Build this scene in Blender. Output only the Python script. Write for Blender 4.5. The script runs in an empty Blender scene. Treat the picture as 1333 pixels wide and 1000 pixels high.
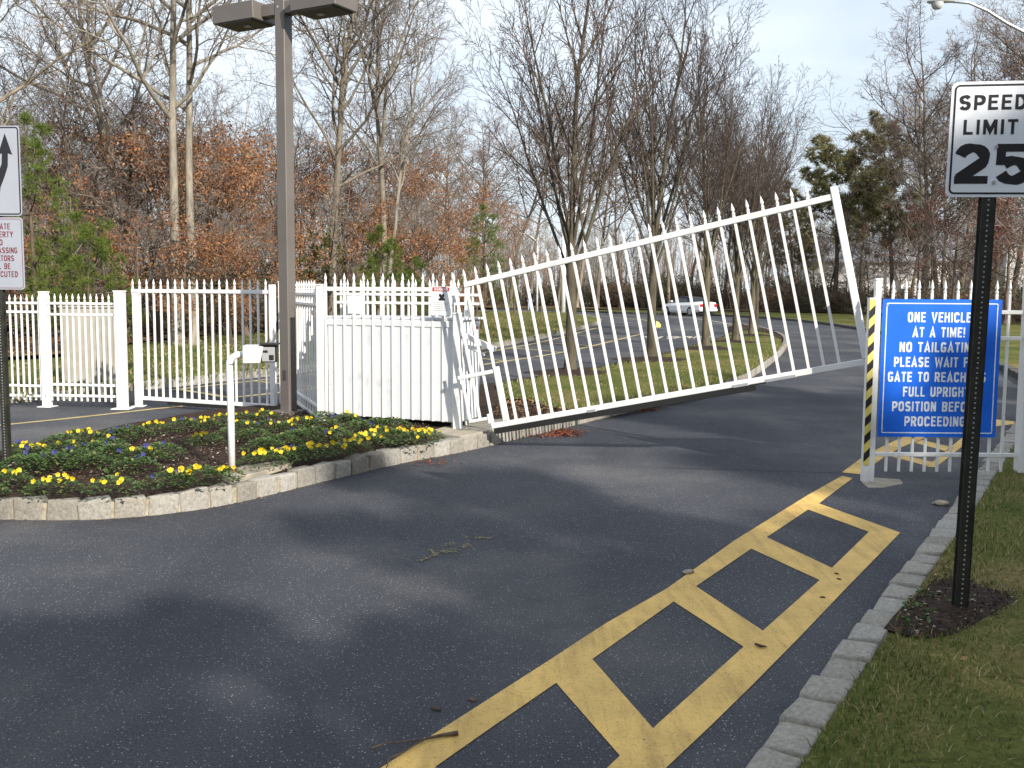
import bpy, bmesh, math, random
import numpy as np
from mathutils import Vector, Matrix, noise
from mathutils.geometry import delaunay_2d_cdt
random.seed(7); rng = np.random.default_rng(7)
R = math.radians
scene = bpy.context.scene
col = scene.collection
# ------------------------------------------------------------------ camera
CAM_H, CAM_F, CAM_P, CAM_R = 1.75, 1300.0, R(5.3), R(0.4)
cd = bpy.data.cameras.new('camera'); cam = bpy.data.objects.new('camera', cd); col.objects.link(cam)
cd.sensor_width = 36; cd.lens = 36 * CAM_F / 1333; cd.clip_start = 0.05; cd.clip_end = 3000
cam.matrix_world = Matrix.Translation((0, 0, CAM_H)) @ Matrix.Rotation(R(90) - CAM_P, 4, 'X') @ Matrix.Rotation(CAM_R, 4, 'Z')
scene.camera = cam
# ------------------------------------------------------------------ sky, sun, exposure
SUN_EL, SUN_AZ = R(27), R(146)          # azimuth clockwise from +Y
world = bpy.data.worlds.new('World'); scene.world = world; world.use_nodes = True
wn, wl = world.node_tree.nodes, world.node_tree.links
wn.clear()
wo = wn.new('ShaderNodeOutputWorld'); bg = wn.new('ShaderNodeBackground'); bg.inputs['Strength'].default_value = 0.08
sky = wn.new('ShaderNodeTexSky'); sky.sky_type = 'NISHITA'; sky.sun_disc = False
sky.sun_elevation = SUN_EL; sky.sun_rotation = SUN_AZ; sky.air_density = 1.0; sky.dust_density = 1.2; sky.ozone_density = 2.0
tc = wn.new('ShaderNodeTexCoord'); mp = wn.new('ShaderNodeMapping'); mp.inputs['Scale'].default_value = (1.2, 1.2, 3.6)
mp.inputs['Location'].default_value = (0.35, 0.2, 0.1)
nz = wn.new('ShaderNodeTexNoise'); nz.inputs['Scale'].default_value = 1.7; nz.inputs['Detail'].default_value = 7; nz.inputs['Roughness'].default_value = 0.55
rp = wn.new('ShaderNodeValToRGB'); rp.color_ramp.elements[0].position = 0.30; rp.color_ramp.elements[1].position = 0.62
rp.color_ramp.elements[0].color = (.5, .5, .5, 1); rp.color_ramp.elements[1].color = (0.93, 0.93, 0.93, 1)
mx = wn.new('ShaderNodeMix'); mx.data_type = 'RGBA'; mx.inputs[7].default_value = (7.7, 8.5, 9.3, 1)
wl.new(tc.outputs['Generated'], mp.inputs[0]); wl.new(mp.outputs[0], nz.inputs['Vector']); wl.new(nz.outputs['Fac'], rp.inputs[0])
wl.new(rp.outputs[0], mx.inputs[0]); wl.new(sky.outputs[0], mx.inputs[6]); wl.new(mx.outputs[2], bg.inputs['Color']); wl.new(bg.outputs[0], wo.inputs[0])
sl = bpy.data.lights.new('sun', 'SUN'); sl.energy = 4.4; sl.angle = R(0.6); sl.color = (1, .93, .82)
sun = bpy.data.objects.new('sun', sl); col.objects.link(sun)
sdir = Vector((math.sin(SUN_AZ) * math.cos(SUN_EL), math.cos(SUN_AZ) * math.cos(SUN_EL), math.sin(SUN_EL)))
sun.rotation_euler = sdir.to_track_quat('Z', 'Y').to_euler(); sun.location = (0, -10, 30)
scene.view_settings.view_transform = 'Standard'; scene.view_settings.look = 'None'
scene.view_settings.exposure = 0.75; scene.view_settings.gamma = 1; scene.view_settings.use_curve_mapping = False
scene.cycles.max_bounces = 6; scene.cycles.transparent_max_bounces = 8

# ------------------------------------------------------------------ measuring: a picture point to a place in the world
def ray(px, py):
    x = (px - 666.5) / CAM_F; y = (500 - py) / CAM_F
    c, s = math.cos(CAM_R), math.sin(CAM_R)
    x, y = x * c - y * s, x * s + y * c
    return Vector((x, math.cos(CAM_P) + y * math.sin(CAM_P), -math.sin(CAM_P) + y * math.cos(CAM_P)))
def at(px, py, z=0.0):
    d = ray(px, py); t = (z - CAM_H) / d.z
    return Vector((0, 0, CAM_H)) + d * t
def atD(px, D):                      # ground point at distance D in the direction of px
    d = ray(px, 380); return Vector((d.x / d.y * D, D, 0))
# ------------------------------------------------------------------ object helpers
def obj(name, me, mat=None, parent=None, loc=None, rot=None):
    o = bpy.data.objects.new(name, me); col.objects.link(o)
    if mat is not None and me is not None and not me.materials: me.materials.append(mat)
    if parent is not None: o.parent = parent
    if loc is not None: o.location = loc
    if rot is not None: o.rotation_euler = rot
    return o
def tag(o, label=None, cat=None, group=None, kind=None):
    if label: o['label'] = label
    if cat: o['category'] = cat
    if group: o['group'] = group
    if kind: o['kind'] = kind
    return o
def thing(name, label, cat, loc=(0, 0, 0), rz=0, group=None):
    o = bpy.data.objects.new(name, None); col.objects.link(o); o.empty_display_size = .2
    o.location = loc; o.rotation_euler = (0, 0, rz)
    return tag(o, label, cat, group)
KIDS = {}
def copy_tree(o, parent=None, kids=None):
    c = o.copy(); col.objects.link(c); c.parent = parent
    for ch in list(o.children): copy_tree(ch, c)
    return c
def fast_mesh(name, verts, quads=None, tris=None, smooth=False):
    me = bpy.data.meshes.new(name)
    verts = np.asarray(verts, dtype=np.float32)
    nq = 0 if quads is None else len(quads); nt = 0 if tris is None else len(tris)
    me.vertices.add(len(verts)); me.vertices.foreach_set('co', verts.ravel())
    parts = []; tot = []
    if nq: parts.append(np.asarray(quads).ravel()); tot += [4] * nq
    if nt: parts.append(np.asarray(tris).ravel()); tot += [3] * nt
    loops = np.concatenate(parts).astype(np.int32); tot = np.array(tot, dtype=np.int32)
    me.loops.add(len(loops)); me.loops.foreach_set('vertex_index', loops)
    me.polygons.add(len(tot)); st = np.concatenate([[0], np.cumsum(tot)[:-1]]).astype(np.int32)
    me.polygons.foreach_set('loop_start', st); me.polygons.foreach_set('loop_total', tot)
    if smooth: me.polygons.foreach_set('use_smooth', np.ones(len(tot), dtype=bool))
    me.update(calc_edges=True); me.validate(); return me
class MB:
    def __init__(s): s.v = []; s.f = []
    def add(s, vs, fs):
        n = len(s.v); s.v += [tuple(v) for v in vs]; s.f += [tuple(i + n for i in f) for f in fs]; return s
    def box(s, x0, x1, y0, y1, z0, z1, M=None):
        vs = [Vector((x, y, z)) for z in (z0, z1) for y in (y0, y1) for x in (x0, x1)]
        if M: vs = [M @ v for v in vs]
        return s.add(vs, [(0, 2, 3, 1), (4, 5, 7, 6), (0, 1, 5, 4), (2, 6, 7, 3), (0, 4, 6, 2), (1, 3, 7, 5)])
    def tube(s, pts, rs, n=10, caps=True):
        pts = [Vector(p) for p in pts]
        if not isinstance(rs, (list, tuple)): rs = [rs] * len(pts)
        rings = []
        up = None
        for i, p in enumerate(pts):
            d = (pts[min(i + 1, len(pts) - 1)] - pts[max(i - 1, 0)]).normalized()
            if up is None: up = d.orthogonal().normalized()
            up = (up - d * up.dot(d)).normalized(); w = d.cross(up)
            rings.append([p + (up * math.cos(2 * math.pi * k / n) + w * math.sin(2 * math.pi * k / n)) * rs[i] for k in range(n)])
        vs = [v for r in rings for v in r]; fs = []
        for i in range(len(pts) - 1):
            for k in range(n):
                a = i * n + k; b = i * n + (k + 1) % n; fs.append((a, b, b + n, a + n))
        if caps: fs.append(tuple(range(n))[::-1]); fs.append(tuple(range((len(pts) - 1) * n, len(pts) * n)))
        return s.add(vs, fs)
    def lathe(s, prof, n=12, c=(0, 0, 0)):
        vs = [(c[0] + r * math.cos(2 * math.pi * k / n), c[1] + r * math.sin(2 * math.pi * k / n), c[2] + z) for r, z in prof for k in range(n)]
        fs = [(i * n + k, i * n + (k + 1) % n, (i + 1) * n + (k + 1) % n, (i + 1) * n + k) for i in range(len(prof) - 1) for k in range(n)]
        return s.add(vs, fs)
    def prism(s, poly, z0, z1, M=None):
        n = len(poly); vs = [Vector((x, y, z)) for z in (z0, z1) for x, y in poly]
        if M: vs = [M @ v for v in vs]
        return s.add(vs, [tuple(range(n))[::-1], tuple(range(n, 2 * n))] + [(i, (i + 1) % n, (i + 1) % n + n, i + n) for i in range(n)])
    def mesh(s, name, bevel=0, smooth=False, seg=1):
        me = bpy.data.meshes.new(name); me.from_pydata(s.v, [], s.f)
        if bevel:
            bm = bmesh.new(); bm.from_mesh(me)
            bmesh.ops.bevel(bm, geom=[e for e in bm.edges if e.calc_face_angle(0) > .6], offset=bevel, segments=seg, affect='EDGES', profile=.6)
            bm.to_mesh(me); bm.free()
        if smooth: me.polygons.foreach_set('use_smooth', [True] * len(me.polygons))
        me.update(); return me
    def build(s, name, mat, parent=None, loc=None, rot=None, bevel=0, smooth=False):
        return obj(name, s.mesh(name, bevel, smooth), mat, parent, loc, rot)
# ------------------------------------------------------------------ materials
def mat(name):
    m = bpy.data.materials.new(name); m.use_nodes = True; nt = m.node_tree; b = nt.nodes['Principled BSDF']
    return m, nt, b
def N(nt, t, **kw):
    n = nt.nodes.new(t)
    for k, v in kw.items():
        if k.startswith('i_'): n.inputs[k[2:].replace('_', ' ')].default_value = v
        else: setattr(n, k, v)
    return n
def ramp(nt, stops):
    r = nt.nodes.new('ShaderNodeValToRGB'); cr = r.color_ramp
    while len(cr.elements) < len(stops): cr.elements.new(.5)
    for e, (p, c) in zip(cr.elements, stops): e.position = p; e.color = (*c, 1) if len(c) == 3 else c
    return r
def simple(name, c, rough=.5, metal=0, var=.12, scale=8, bump=.0, bscale=60, spec=.5):
    m, nt, b = mat(name); L = nt.links
    t = N(nt, 'ShaderNodeTexCoord'); n = N(nt, 'ShaderNodeTexNoise', i_Scale=scale, i_Detail=5.0)
    L.new(t.outputs['Object'], n.inputs['Vector'])
    r = ramp(nt, [(.3, tuple(x * (1 - var) for x in c)), (.7, tuple(min(1, x * (1 + var)) for x in c))])
    L.new(n.outputs['Fac'], r.inputs[0]); L.new(r.outputs[0], b.inputs['Base Color'])
    b.inputs['Roughness'].default_value = rough; b.inputs['Metallic'].default_value = metal; b.inputs['Specular IOR Level'].default_value = spec
    if bump:
        n2 = N(nt, 'ShaderNodeTexNoise', i_Scale=bscale, i_Detail=4.0); L.new(t.outputs['Object'], n2.inputs['Vector'])
        bp = N(nt, 'ShaderNodeBump', i_Strength=bump, i_Distance=.01); L.new(n2.outputs['Fac'], bp.inputs['Height']); L.new(bp.outputs[0], b.inputs['Normal'])
    return m
def island_mat(name, stops, rough=.7, trans=0.25, spec=.3, objmix=0.0):
    m, nt, b = mat(name); L = nt.links
    g = N(nt, 'ShaderNodeNewGeometry'); r = ramp(nt, stops)
    L.new(g.outputs['Random Per Island'], r.inputs[0]); L.new(r.outputs[0], b.inputs['Base Color'])
    b.inputs['Roughness'].default_value = rough; b.inputs['Specular IOR Level'].default_value = spec
    if trans:
        tr = N(nt, 'ShaderNodeBsdfTranslucent'); mxs = N(nt, 'ShaderNodeMixShader'); mxs.inputs[0].default_value = trans
        L.new(r.outputs[0], tr.inputs['Color']); L.new(b.outputs[0], mxs.inputs[1]); L.new(tr.outputs[0], mxs.inputs[2])
        L.new(mxs.outputs[0], nt.nodes['Material Output'].inputs[0])
    return m
M = {}
def white_paint(name, c=(.70, .70, .70)):
    m, nt, b = mat(name); L = nt.links
    t = N(nt, 'ShaderNodeTexCoord'); n = N(nt, 'ShaderNodeTexNoise', i_Scale=3.0, i_Detail=8.0, i_Roughness=.7)
    L.new(t.outputs['Object'], n.inputs['Vector'])
    r = ramp(nt, [(.28, tuple(x * .72 for x in c)), (.45, c), (.8, tuple(min(1, x * 1.04) for x in c))])
    L.new(n.outputs['Fac'], r.inputs[0]); L.new(r.outputs[0], b.inputs['Base Color']); b.inputs['Roughness'].default_value = .42
    g_ = N(nt, 'ShaderNodeTexNoise', i_Scale=14.0, i_Detail=6.0, i_Roughness=.75); L.new(t.outputs['Object'], g_.inputs['Vector'])
    gr = ramp(nt, [(.66, (0, 0, 0)), (.74, (1, 1, 1))]); L.new(g_.outputs['Fac'], gr.inputs[0])
    gm = N(nt, 'ShaderNodeMix', data_type='RGBA'); L.new(gr.outputs[0], gm.inputs[0]); L.new(r.outputs[0], gm.inputs[6]); gm.inputs[7].default_value = (.30, .24, .18, 1); L.new(gm.outputs[2], b.inputs['Base Color'])
    n2 = N(nt, 'ShaderNodeTexNoise', i_Scale=25.0, i_Detail=3.0); L.new(t.outputs['Object'], n2.inputs['Vector'])
    bp = N(nt, 'ShaderNodeBump', i_Strength=.08, i_Distance=.01); L.new(n2.outputs['Fac'], bp.inputs['Height']); L.new(bp.outputs[0], b.inputs['Normal'])
    return m
M['white'] = white_paint('white_paint'); M['cab'] = white_paint('cabinet_paint', (.62, .63, .65))
M['beige'] = simple('beige_paint', (.30, .28, .24), .5)
# asphalt
m, nt, b = mat('asphalt'); L = nt.links
t = N(nt, 'ShaderNodeTexCoord')
n1 = N(nt, 'ShaderNodeTexNoise', i_Scale=.30, i_Detail=8.0, i_Roughness=.62); L.new(t.outputs['Object'], n1.inputs['Vector'])
r1 = ramp(nt, [(.3, (.033, .036, .047)), (.5, (.051, .054, .065)), (.70, (.112, .109, .108))]); L.new(n1.outputs['Fac'], r1.inputs[0])
n2 = N(nt, 'ShaderNodeTexNoise', i_Scale=90.0, i_Detail=3.0, i_Roughness=.8); L.new(t.outputs['Object'], n2.inputs['Vector'])
r2 = ramp(nt, [(.35, (.45, .45, .45)), (.65, (1.5, 1.5, 1.5))]); L.new(n2.outputs['Fac'], r2.inputs[0])
mu = N(nt, 'ShaderNodeMix', data_type='RGBA', blend_type='MULTIPLY'); mu.inputs[0].default_value = 1; L.new(r1.outputs[0], mu.inputs[6]); L.new(r2.outputs[0], mu.inputs[7])
vo = N(nt, 'ShaderNodeTexVoronoi', i_Scale=75.0); L.new(t.outputs['Object'], vo.inputs['Vector'])
sep = N(nt, 'ShaderNodeSeparateColor'); L.new(vo.outputs['Color'], sep.inputs[0])
g1 = N(nt, 'ShaderNodeMath', operation='GREATER_THAN'); g1.inputs[1].default_value = .72; L.new(sep.outputs[0], g1.inputs[0])
g2 = N(nt, 'ShaderNodeMath', operation='LESS_THAN'); g2.inputs[1].default_value = .26; L.new(vo.outputs['Distance'], g2.inputs[0])
g3 = N(nt, 'ShaderNodeMath', operation='MULTIPLY'); L.new(g1.outputs[0], g3.inputs[0]); L.new(g2.outputs[0], g3.inputs[1])
sc_ = ramp(nt, [(0, (.12, .12, .13)), (1, (.38, .37, .36))]); L.new(sep.outputs[1], sc_.inputs[0])
m2 = N(nt, 'ShaderNodeMix', data_type='RGBA'); L.new(g3.outputs[0], m2.inputs[0]); L.new(mu.outputs[2], m2.inputs[6]); L.new(sc_.outputs[0], m2.inputs[7])
# streaky tyre polish
mpp = N(nt, 'ShaderNodeMapping'); mpp.inputs['Rotation'].default_value = (0, 0, R(-28)); mpp.inputs['Scale'].default_value = (.9, .12, 1)
L.new(t.outputs['Object'], mpp.inputs[0]); n4 = N(nt, 'ShaderNodeTexNoise', i_Scale=1.0, i_Detail=5.0); L.new(mpp.outputs[0], n4.inputs['Vector'])
r4 = ramp(nt, [(.35, (.82, .82, .84)), (.65, (1.22, 1.2, 1.18))]); L.new(n4.outputs['Fac'], r4.inputs[0])
m3 = N(nt, 'ShaderNodeMix', data_type='RGBA', blend_type='MULTIPLY'); m3.inputs[0].default_value = 1; L.new(m2.outputs[2], m3.inputs[6]); L.new(r4.outputs[0], m3.inputs[7])
L.new(m3.outputs[2], b.inputs['Base Color']); b.inputs['Roughness'].default_value = .8; b.inputs['Specular IOR Level'].default_value = .22
bp = N(nt, 'ShaderNodeBump', i_Strength=.6, i_Distance=.006); L.new(n2.outputs['Fac'], bp.inputs['Height']); L.new(bp.outputs[0], b.inputs['Normal'])
M['asphalt'] = m
def road_paint(name, c, worn):
    m, nt, b = mat(name); L = nt.links
    t = N(nt, 'ShaderNodeTexCoord')
    n1 = N(nt, 'ShaderNodeTexNoise', i_Scale=2.2, i_Detail=8.0, i_Roughness=.65); L.new(t.outputs['Object'], n1.inputs['Vector'])
    r1 = ramp(nt, [(.3, tuple(x * .7 for x in c)), (.6, c), (.8, tuple(x * 1.08 for x in c))]); L.new(n1.outputs['Fac'], r1.inputs[0])
    n2 = N(nt, 'ShaderNodeTexNoise', i_Scale=75.0, i_Detail=4.0, i_Roughness=.8); L.new(t.outputs['Object'], n2.inputs['Vector'])
    r2 = ramp(nt, [(worn - .08, (.0, .0, .0)), (worn + .06, (1, 1, 1))]); L.new(n2.outputs['Fac'], r2.inputs[0])
    mm = N(nt, 'ShaderNodeMix', data_type='RGBA'); L.new(r2.outputs[0], mm.inputs[0]); mm.inputs[6].default_value = (.09, .08, .06, 1); L.new(r1.outputs[0], mm.inputs[7])
    mp2 = N(nt, 'ShaderNodeMapping'); mp2.inputs['Rotation'].default_value = (0, 0, R(40)); mp2.inputs['Scale'].default_value = (7, .8, 1); L.new(t.outputs['Object'], mp2.inputs[0])
    n5 = N(nt, 'ShaderNodeTexNoise', i_Scale=1.6, i_Detail=7.0, i_Roughness=.7); L.new(mp2.outputs[0], n5.inputs['Vector']); r5 = ramp(nt, [(.32, (.62, .60, .58)), (.52, (1, 1, 1))]); L.new(n5.outputs['Fac'], r5.inputs[0])
    m5 = N(nt, 'ShaderNodeMix', data_type='RGBA', blend_type='MULTIPLY'); m5.inputs[0].default_value = .8; L.new(mm.outputs[2], m5.inputs[6]); L.new(r5.outputs[0], m5.inputs[7])
    L.new(m5.outputs[2], b.inputs['Base Color']); b.inputs['Roughness'].default_value = .7
    bp = N(nt, 'ShaderNodeBump', i_Strength=.4, i_Distance=.005); L.new(n2.outputs['Fac'], bp.inputs['Height']); L.new(bp.outputs[0], b.inputs['Normal'])
    return m
M['yellow'] = road_paint('yellow_road_paint', (.70, .45, .125), .38)
M['yellow_faint'] = road_paint('faint_yellow_road_paint', (.52, .40, .16), .40)
M['pale'] = road_paint('pale_road_paint', (.62, .55, .44), .42)
M['spill'] = road_paint('spilt_yellow_paint', (.32, .27, .12), .5)
def stone_mat():
    m, nt, b = mat('granite_block'); L = nt.links
    t = N(nt, 'ShaderNodeTexCoord'); oi = N(nt, 'ShaderNodeObjectInfo')
    n1 = N(nt, 'ShaderNodeTexNoise', i_Scale=9.0, i_Detail=8.0, i_Roughness=.7, noise_dimensions='4D'); L.new(t.outputs['Object'], n1.inputs['Vector']); 
    ml = N(nt, 'ShaderNodeMath', operation='MULTIPLY'); ml.inputs[1].default_value = 40; L.new(oi.outputs['Random'], ml.inputs[0]); L.new(ml.outputs[0], n1.inputs['W'])
    r1 = ramp(nt, [(.25, (.14, .13, .115)), (.5, (.29, .275, .25)), (.75, (.43, .41, .385))]); L.new(n1.outputs['Fac'], r1.inputs[0])
    r2 = ramp(nt, [(0, (.72, .70, .66)), (.5, (1, .98, .93)), (1, (1.12, 1.12, 1.12))]); L.new(oi.outputs['Random'], r2.inputs[0])
    mu = N(nt, 'ShaderNodeMix', data_type='RGBA', blend_type='MULTIPLY'); mu.inputs[0].default_value = 1; L.new(r1.outputs[0], mu.inputs[6]); L.new(r2.outputs[0], mu.inputs[7])
    n3 = N(nt, 'ShaderNodeTexNoise', i_Scale=160.0, i_Detail=2.0); L.new(t.outputs['Object'], n3.inputs['Vector'])
    r3 = ramp(nt, [(.35, (.6, .6, .6)), (.6, (1.1, 1.1, 1.1))]); L.new(n3.outputs['Fac'], r3.inputs[0])
    m2 = N(nt, 'ShaderNodeMix', data_type='RGBA', blend_type='MULTIPLY'); m2.inputs[0].default_value = .8; L.new(mu.outputs[2], m2.inputs[6]); L.new(r3.outputs[0], m2.inputs[7])
    L.new(m2.outputs[2], b.inputs['Base Color']); b.inputs['Roughness'].default_value = .85
    bp = N(nt, 'ShaderNodeBump', i_Strength=.7, i_Distance=.012); L.new(n1.outputs['Fac'], bp.inputs['Height']); L.new(bp.outputs[0], b.inputs['Normal'])
    return m
M['stone'] = stone_mat()
M['mortar'] = simple('mortar', (.30, .26, .19), .9, var=.3, scale=20, bump=.5)
M['concrete'] = simple('concrete', (.30, .265, .21), .9, var=.25, scale=6, bump=.4)
def soil_mat(name, stops, scale=5.0, bump=.8):
    m, nt, b = mat(name); L = nt.links
    t = N(nt, 'ShaderNodeTexCoord')
    n1 = N(nt, 'ShaderNodeTexNoise', i_Scale=scale, i_Detail=10.0, i_Roughness=.75); L.new(t.outputs['Object'], n1.inputs['Vector'])
    r1 = ramp(nt, stops); L.new(n1.outputs['Fac'], r1.inputs[0]); L.new(r1.outputs[0], b.inputs['Base Color'])
    b.inputs['Roughness'].default_value = .95; b.inputs['Specular IOR Level'].default_value = .15
    n2 = N(nt, 'ShaderNodeTexNoise', i_Scale=scale * 9, i_Detail=5.0); L.new(t.outputs['Object'], n2.inputs['Vector'])
    bp = N(nt, 'ShaderNodeBump', i_Strength=bump, i_Distance=.03); L.new(n2.outputs['Fac'], bp.inputs['Height']); L.new(bp.outputs[0], b.inputs['Normal'])
    return m
M['mulch'] = soil_mat('mulch_soil', [(.3, (.018, .012, .01)), (.55, (.05, .032, .024)), (.75, (.12, .085, .06))], 9)
M['woodsoil'] = soil_mat('leaf_litter_soil', [(.3, (.05, .032, .02)), (.5, (.13, .08, .045)), (.72, (.21, .13, .07))], 2.2)
def turf_mat(name):
    m, nt, b = mat(name); L = nt.links
    t = N(nt, 'ShaderNodeTexCoord')
    n1 = N(nt, 'ShaderNodeTexNoise', i_Scale=.55, i_Detail=6.0, i_Roughness=.65); L.new(t.outputs['Object'], n1.inputs['Vector'])
    r1 = ramp(nt, [(.3, (.06, .08, .018)), (.5, (.11, .12, .03)), (.62, (.18, .145, .055)), (.78, (.25, .18, .09))]); L.new(n1.outputs['Fac'], r1.inputs[0])
    n2 = N(nt, 'ShaderNodeTexNoise', i_Scale=28.0, i_Detail=6.0, i_Roughness=.8); L.new(t.outputs['Object'], n2.inputs['Vector'])
    r2 = ramp(nt, [(.3, (.4, .4, .4)), (.7, (1.5, 1.5, 1.5))]); L.new(n2.outputs['Fac'], r2.inputs[0])
    mu = N(nt, 'ShaderNodeMix', data_type='RGBA', blend_type='MULTIPLY'); mu.inputs[0].default_value = 1; L.new(r1.outputs[0], mu.inputs[6]); L.new(r2.outputs[0], mu.inputs[7])
    L.new(mu.outputs[2], b.inputs['Base Color']); b.inputs['Roughness'].default_value = .95; b.inputs['Specular IOR Level'].default_value = .1
    bp = N(nt, 'ShaderNodeBump', i_Strength=.7, i_Distance=.03); L.new(n2.outputs['Fac'], bp.inputs['Height']); L.new(bp.outputs[0], b.inputs['Normal'])
    return m
M['turf'] = turf_mat('turf')
M['blade'] = island_mat('grass_blades', [(0, (.06, .10, .02)), (.4, (.10, .145, .03)), (.62, (.17, .18, .05)), (.78, (.32, .26, .12)), (1, (.42, .33, .18))], .6, .3)
M['leafbrown'] = island_mat('dry_oak_leaves', [(0, (.14, .055, .03)), (.35, (.26, .11, .05)), (.7, (.36, .17, .075)), (1, (.42, .25, .13))], .65, .35)
M['leafred'] = island_mat('dark_red_leaves', [(0, (.05, .018, .015)), (.6, (.12, .04, .028)), (1, (.19, .07, .04))], .65, .3)
M['litter'] = island_mat('fallen_leaves', [(0, (.08, .045, .025)), (.5, (.20, .11, .055)), (.85, (.30, .18, .09)), (1, (.42, .30, .18))], .8, .1)
M['litterred'] = island_mat('fallen_red_leaves', [(0, (.12, .03, .015)), (.6, (.26, .07, .03)), (1, (.34, .12, .05))], .7, .15)
M['chips'] = island_mat('mulch_chips', [(0, (.015, .01, .008)), (.5, (.045, .028, .02)), (.86, (.11, .075, .05)), (.93, (.22, .17, .12)), (1, (.5, .47, .42))], .85, 0)
M['needle'] = island_mat('pine_needles', [(0, (.05, .085, .015)), (.5, (.11, .16, .025)), (1, (.20, .23, .05))], .5, .3)
M['farneedle'] = island_mat('dark_pine_needles', [(0, (.10, .11, .05)), (.5, (.20, .19, .08)), (1, (.30, .26, .12))], .6, .25)
M['shrubleaf'] = island_mat('shrub_leaves', [(0, (.03, .045, .014)), (.5, (.07, .085, .025)), (.8, (.12, .11, .04)), (1, (.17, .10, .05))], .6, .3)
M['pansyleaf'] = island_mat('pansy_leaves', [(0, (.03, .065, .018)), (.5, (.075, .14, .035)), (.9, (.15, .21, .06)), (1, (.22, .17, .07))], .45, .25)
M['petal'] = island_mat('yellow_petals', [(0, (.62, .36, .01)), (.6, (.72, .54, .02)), (1, (.78, .66, .08))], .5, .25)
M['bluepetal'] = island_mat('blue_petals', [(0, (.02, .022, .10)), (1, (.07, .07, .24))], .5, .2)
M['purplepetal'] = island_mat('maroon_petals', [(0, (.10, .015, .04)), (1, (.22, .04, .08))], .5, .2)
def bark(name, c0, c1, sc=6.0, var=True):
    m, nt, b = mat(name); L = nt.links
    t = N(nt, 'ShaderNodeTexCoord'); mp_ = N(nt, 'ShaderNodeMapping'); mp_.inputs['Scale'].default_value = (1, 1, .25)
    L.new(t.outputs['Object'], mp_.inputs[0]); n = N(nt, 'ShaderNodeTexNoise', i_Scale=sc, i_Detail=8.0, i_Roughness=.7); L.new(mp_.outputs[0], n.inputs['Vector'])
    r = ramp(nt, [(.33, c0), (.66, c1)]); L.new(n.outputs['Fac'], r.inputs[0])
    oi = N(nt, 'ShaderNodeObjectInfo'); r2 = ramp(nt, [(0, (.72, .72, .74)), (1, (1.25, 1.2, 1.12))]); L.new(oi.outputs['Random'], r2.inputs[0])
    mu = N(nt, 'ShaderNodeMix', data_type='RGBA', blend_type='MULTIPLY'); mu.inputs[0].default_value = 1 if var else 0; L.new(r.outputs[0], mu.inputs[6]); L.new(r2.outputs[0], mu.inputs[7])
    L.new(mu.outputs[2], b.inputs['Base Color']); b.inputs['Roughness'].default_value = .9; b.inputs['Specular IOR Level'].default_value = .15
    bp = N(nt, 'ShaderNodeBump', i_Strength=.8, i_Distance=.03); L.new(n.outputs['Fac'], bp.inputs['Height']); L.new(bp.outputs[0], b.inputs['Normal'])
    return m
M['barkgrey'] = bark('grey_bark', (.10, .085, .065), (.27, .235, .185))
M['barkpale'] = bark('pale_bark', (.11, .10, .085), (.29, .265, .225))
M['barkbrown'] = bark('brown_bark', (.055, .042, .034), (.16, .125, .10))
M['barkolive'] = bark('olive_bark', (.05, .044, .032), (.14, .125, .09), 10)
M['twig'] = bark('twig_bark', (.13, .112, .10), (.25, .215, .19), 3)
M['twigdark'] = bark('dark_twig_bark', (.055, .043, .038), (.115, .09, .08), 3)
M['twigred'] = bark('reddish_twig_bark', (.11, .082, .07), (.20, .15, .13), 3)
M['black'] = simple('black_rubber', (.008, .008, .009), .85, var=.3)
M['signgrey'] = simple('sign_sheeting', (.74, .77, .83), .35, var=.03, scale=4)
M['weathered'] = simple('weathered_sheeting', (.30, .32, .37), .5, var=.04, scale=4)  # sheeting darkened in colour to stand in for shade on the left sign
M['signback'] = simple('sign_black', (.012, .012, .015), .4)
M['signred'] = simple('sign_dark_red', (.15, .02, .03), .45)
M['signwhite'] = simple('sign_white', (.78, .79, .80), .4, var=.04)
M['blue'] = simple('sign_blue', (.008, .125, .68), .33, var=.1, scale=3)
M['signletter'] = simple('sign_letters', (.72, .77, .83), .4, var=.08, scale=30)
M['red'] = simple('sign_red', (.50, .03, .03), .4)
M['hazard'] = simple('hazard_yellow', (.62, .52, .13), .5, var=.12, scale=15)
M['postgreen'] = simple('sign_post_paint', (.022, .022, .018), .5, var=.5, scale=12, spec=.4)
M['hole'] = simple('drilled_hole', (.30, .32, .30), .6)
M['lampbrown'] = simple('bronze_paint', (.12, .105, .095), .45, var=.08, scale=3)
M['lampdark'] = simple('lamp_underside', (.05, .04, .035), .5)
M['steel'] = simple('galvanised_steel', (.55, .56, .57), .35, .6, var=.1)
M['rust'] = simple('rust', (.22, .09, .04), .9, var=.4, scale=25)
M['glass'] = simple('dark_glass', (.03, .04, .05), .08, spec=.8)
M['carpaint'] = simple('white_car_paint', (.80, .80, .80), .2, var=.01)
M['soft'] = simple('black_soft_top', (.02, .022, .028), .8)
M['tail'] = simple('red_tail_light', (.45, .01, .02), .25)
M['tyre'] = simple('tyre_rubber', (.02, .02, .02), .8)
M['skin'] = simple('skin', (.5, .3, .2), .6); M['jacket'] = simple('navy_jacket', (.025, .03, .06), .8)
M['jeans'] = simple('pale_jeans', (.32, .42, .6), .8); M['cap'] = simple('white_cap', (.8, .8, .78), .7)
M['siding'] = simple('white_siding', (.80, .80, .80), .6, var=.03); M['roof'] = simple('grey_shingles', (.45, .45, .47), .8, var=.15)
M['haze_glass'] = simple('lamp_glass', (.5, .52, .52), .2)

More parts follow.
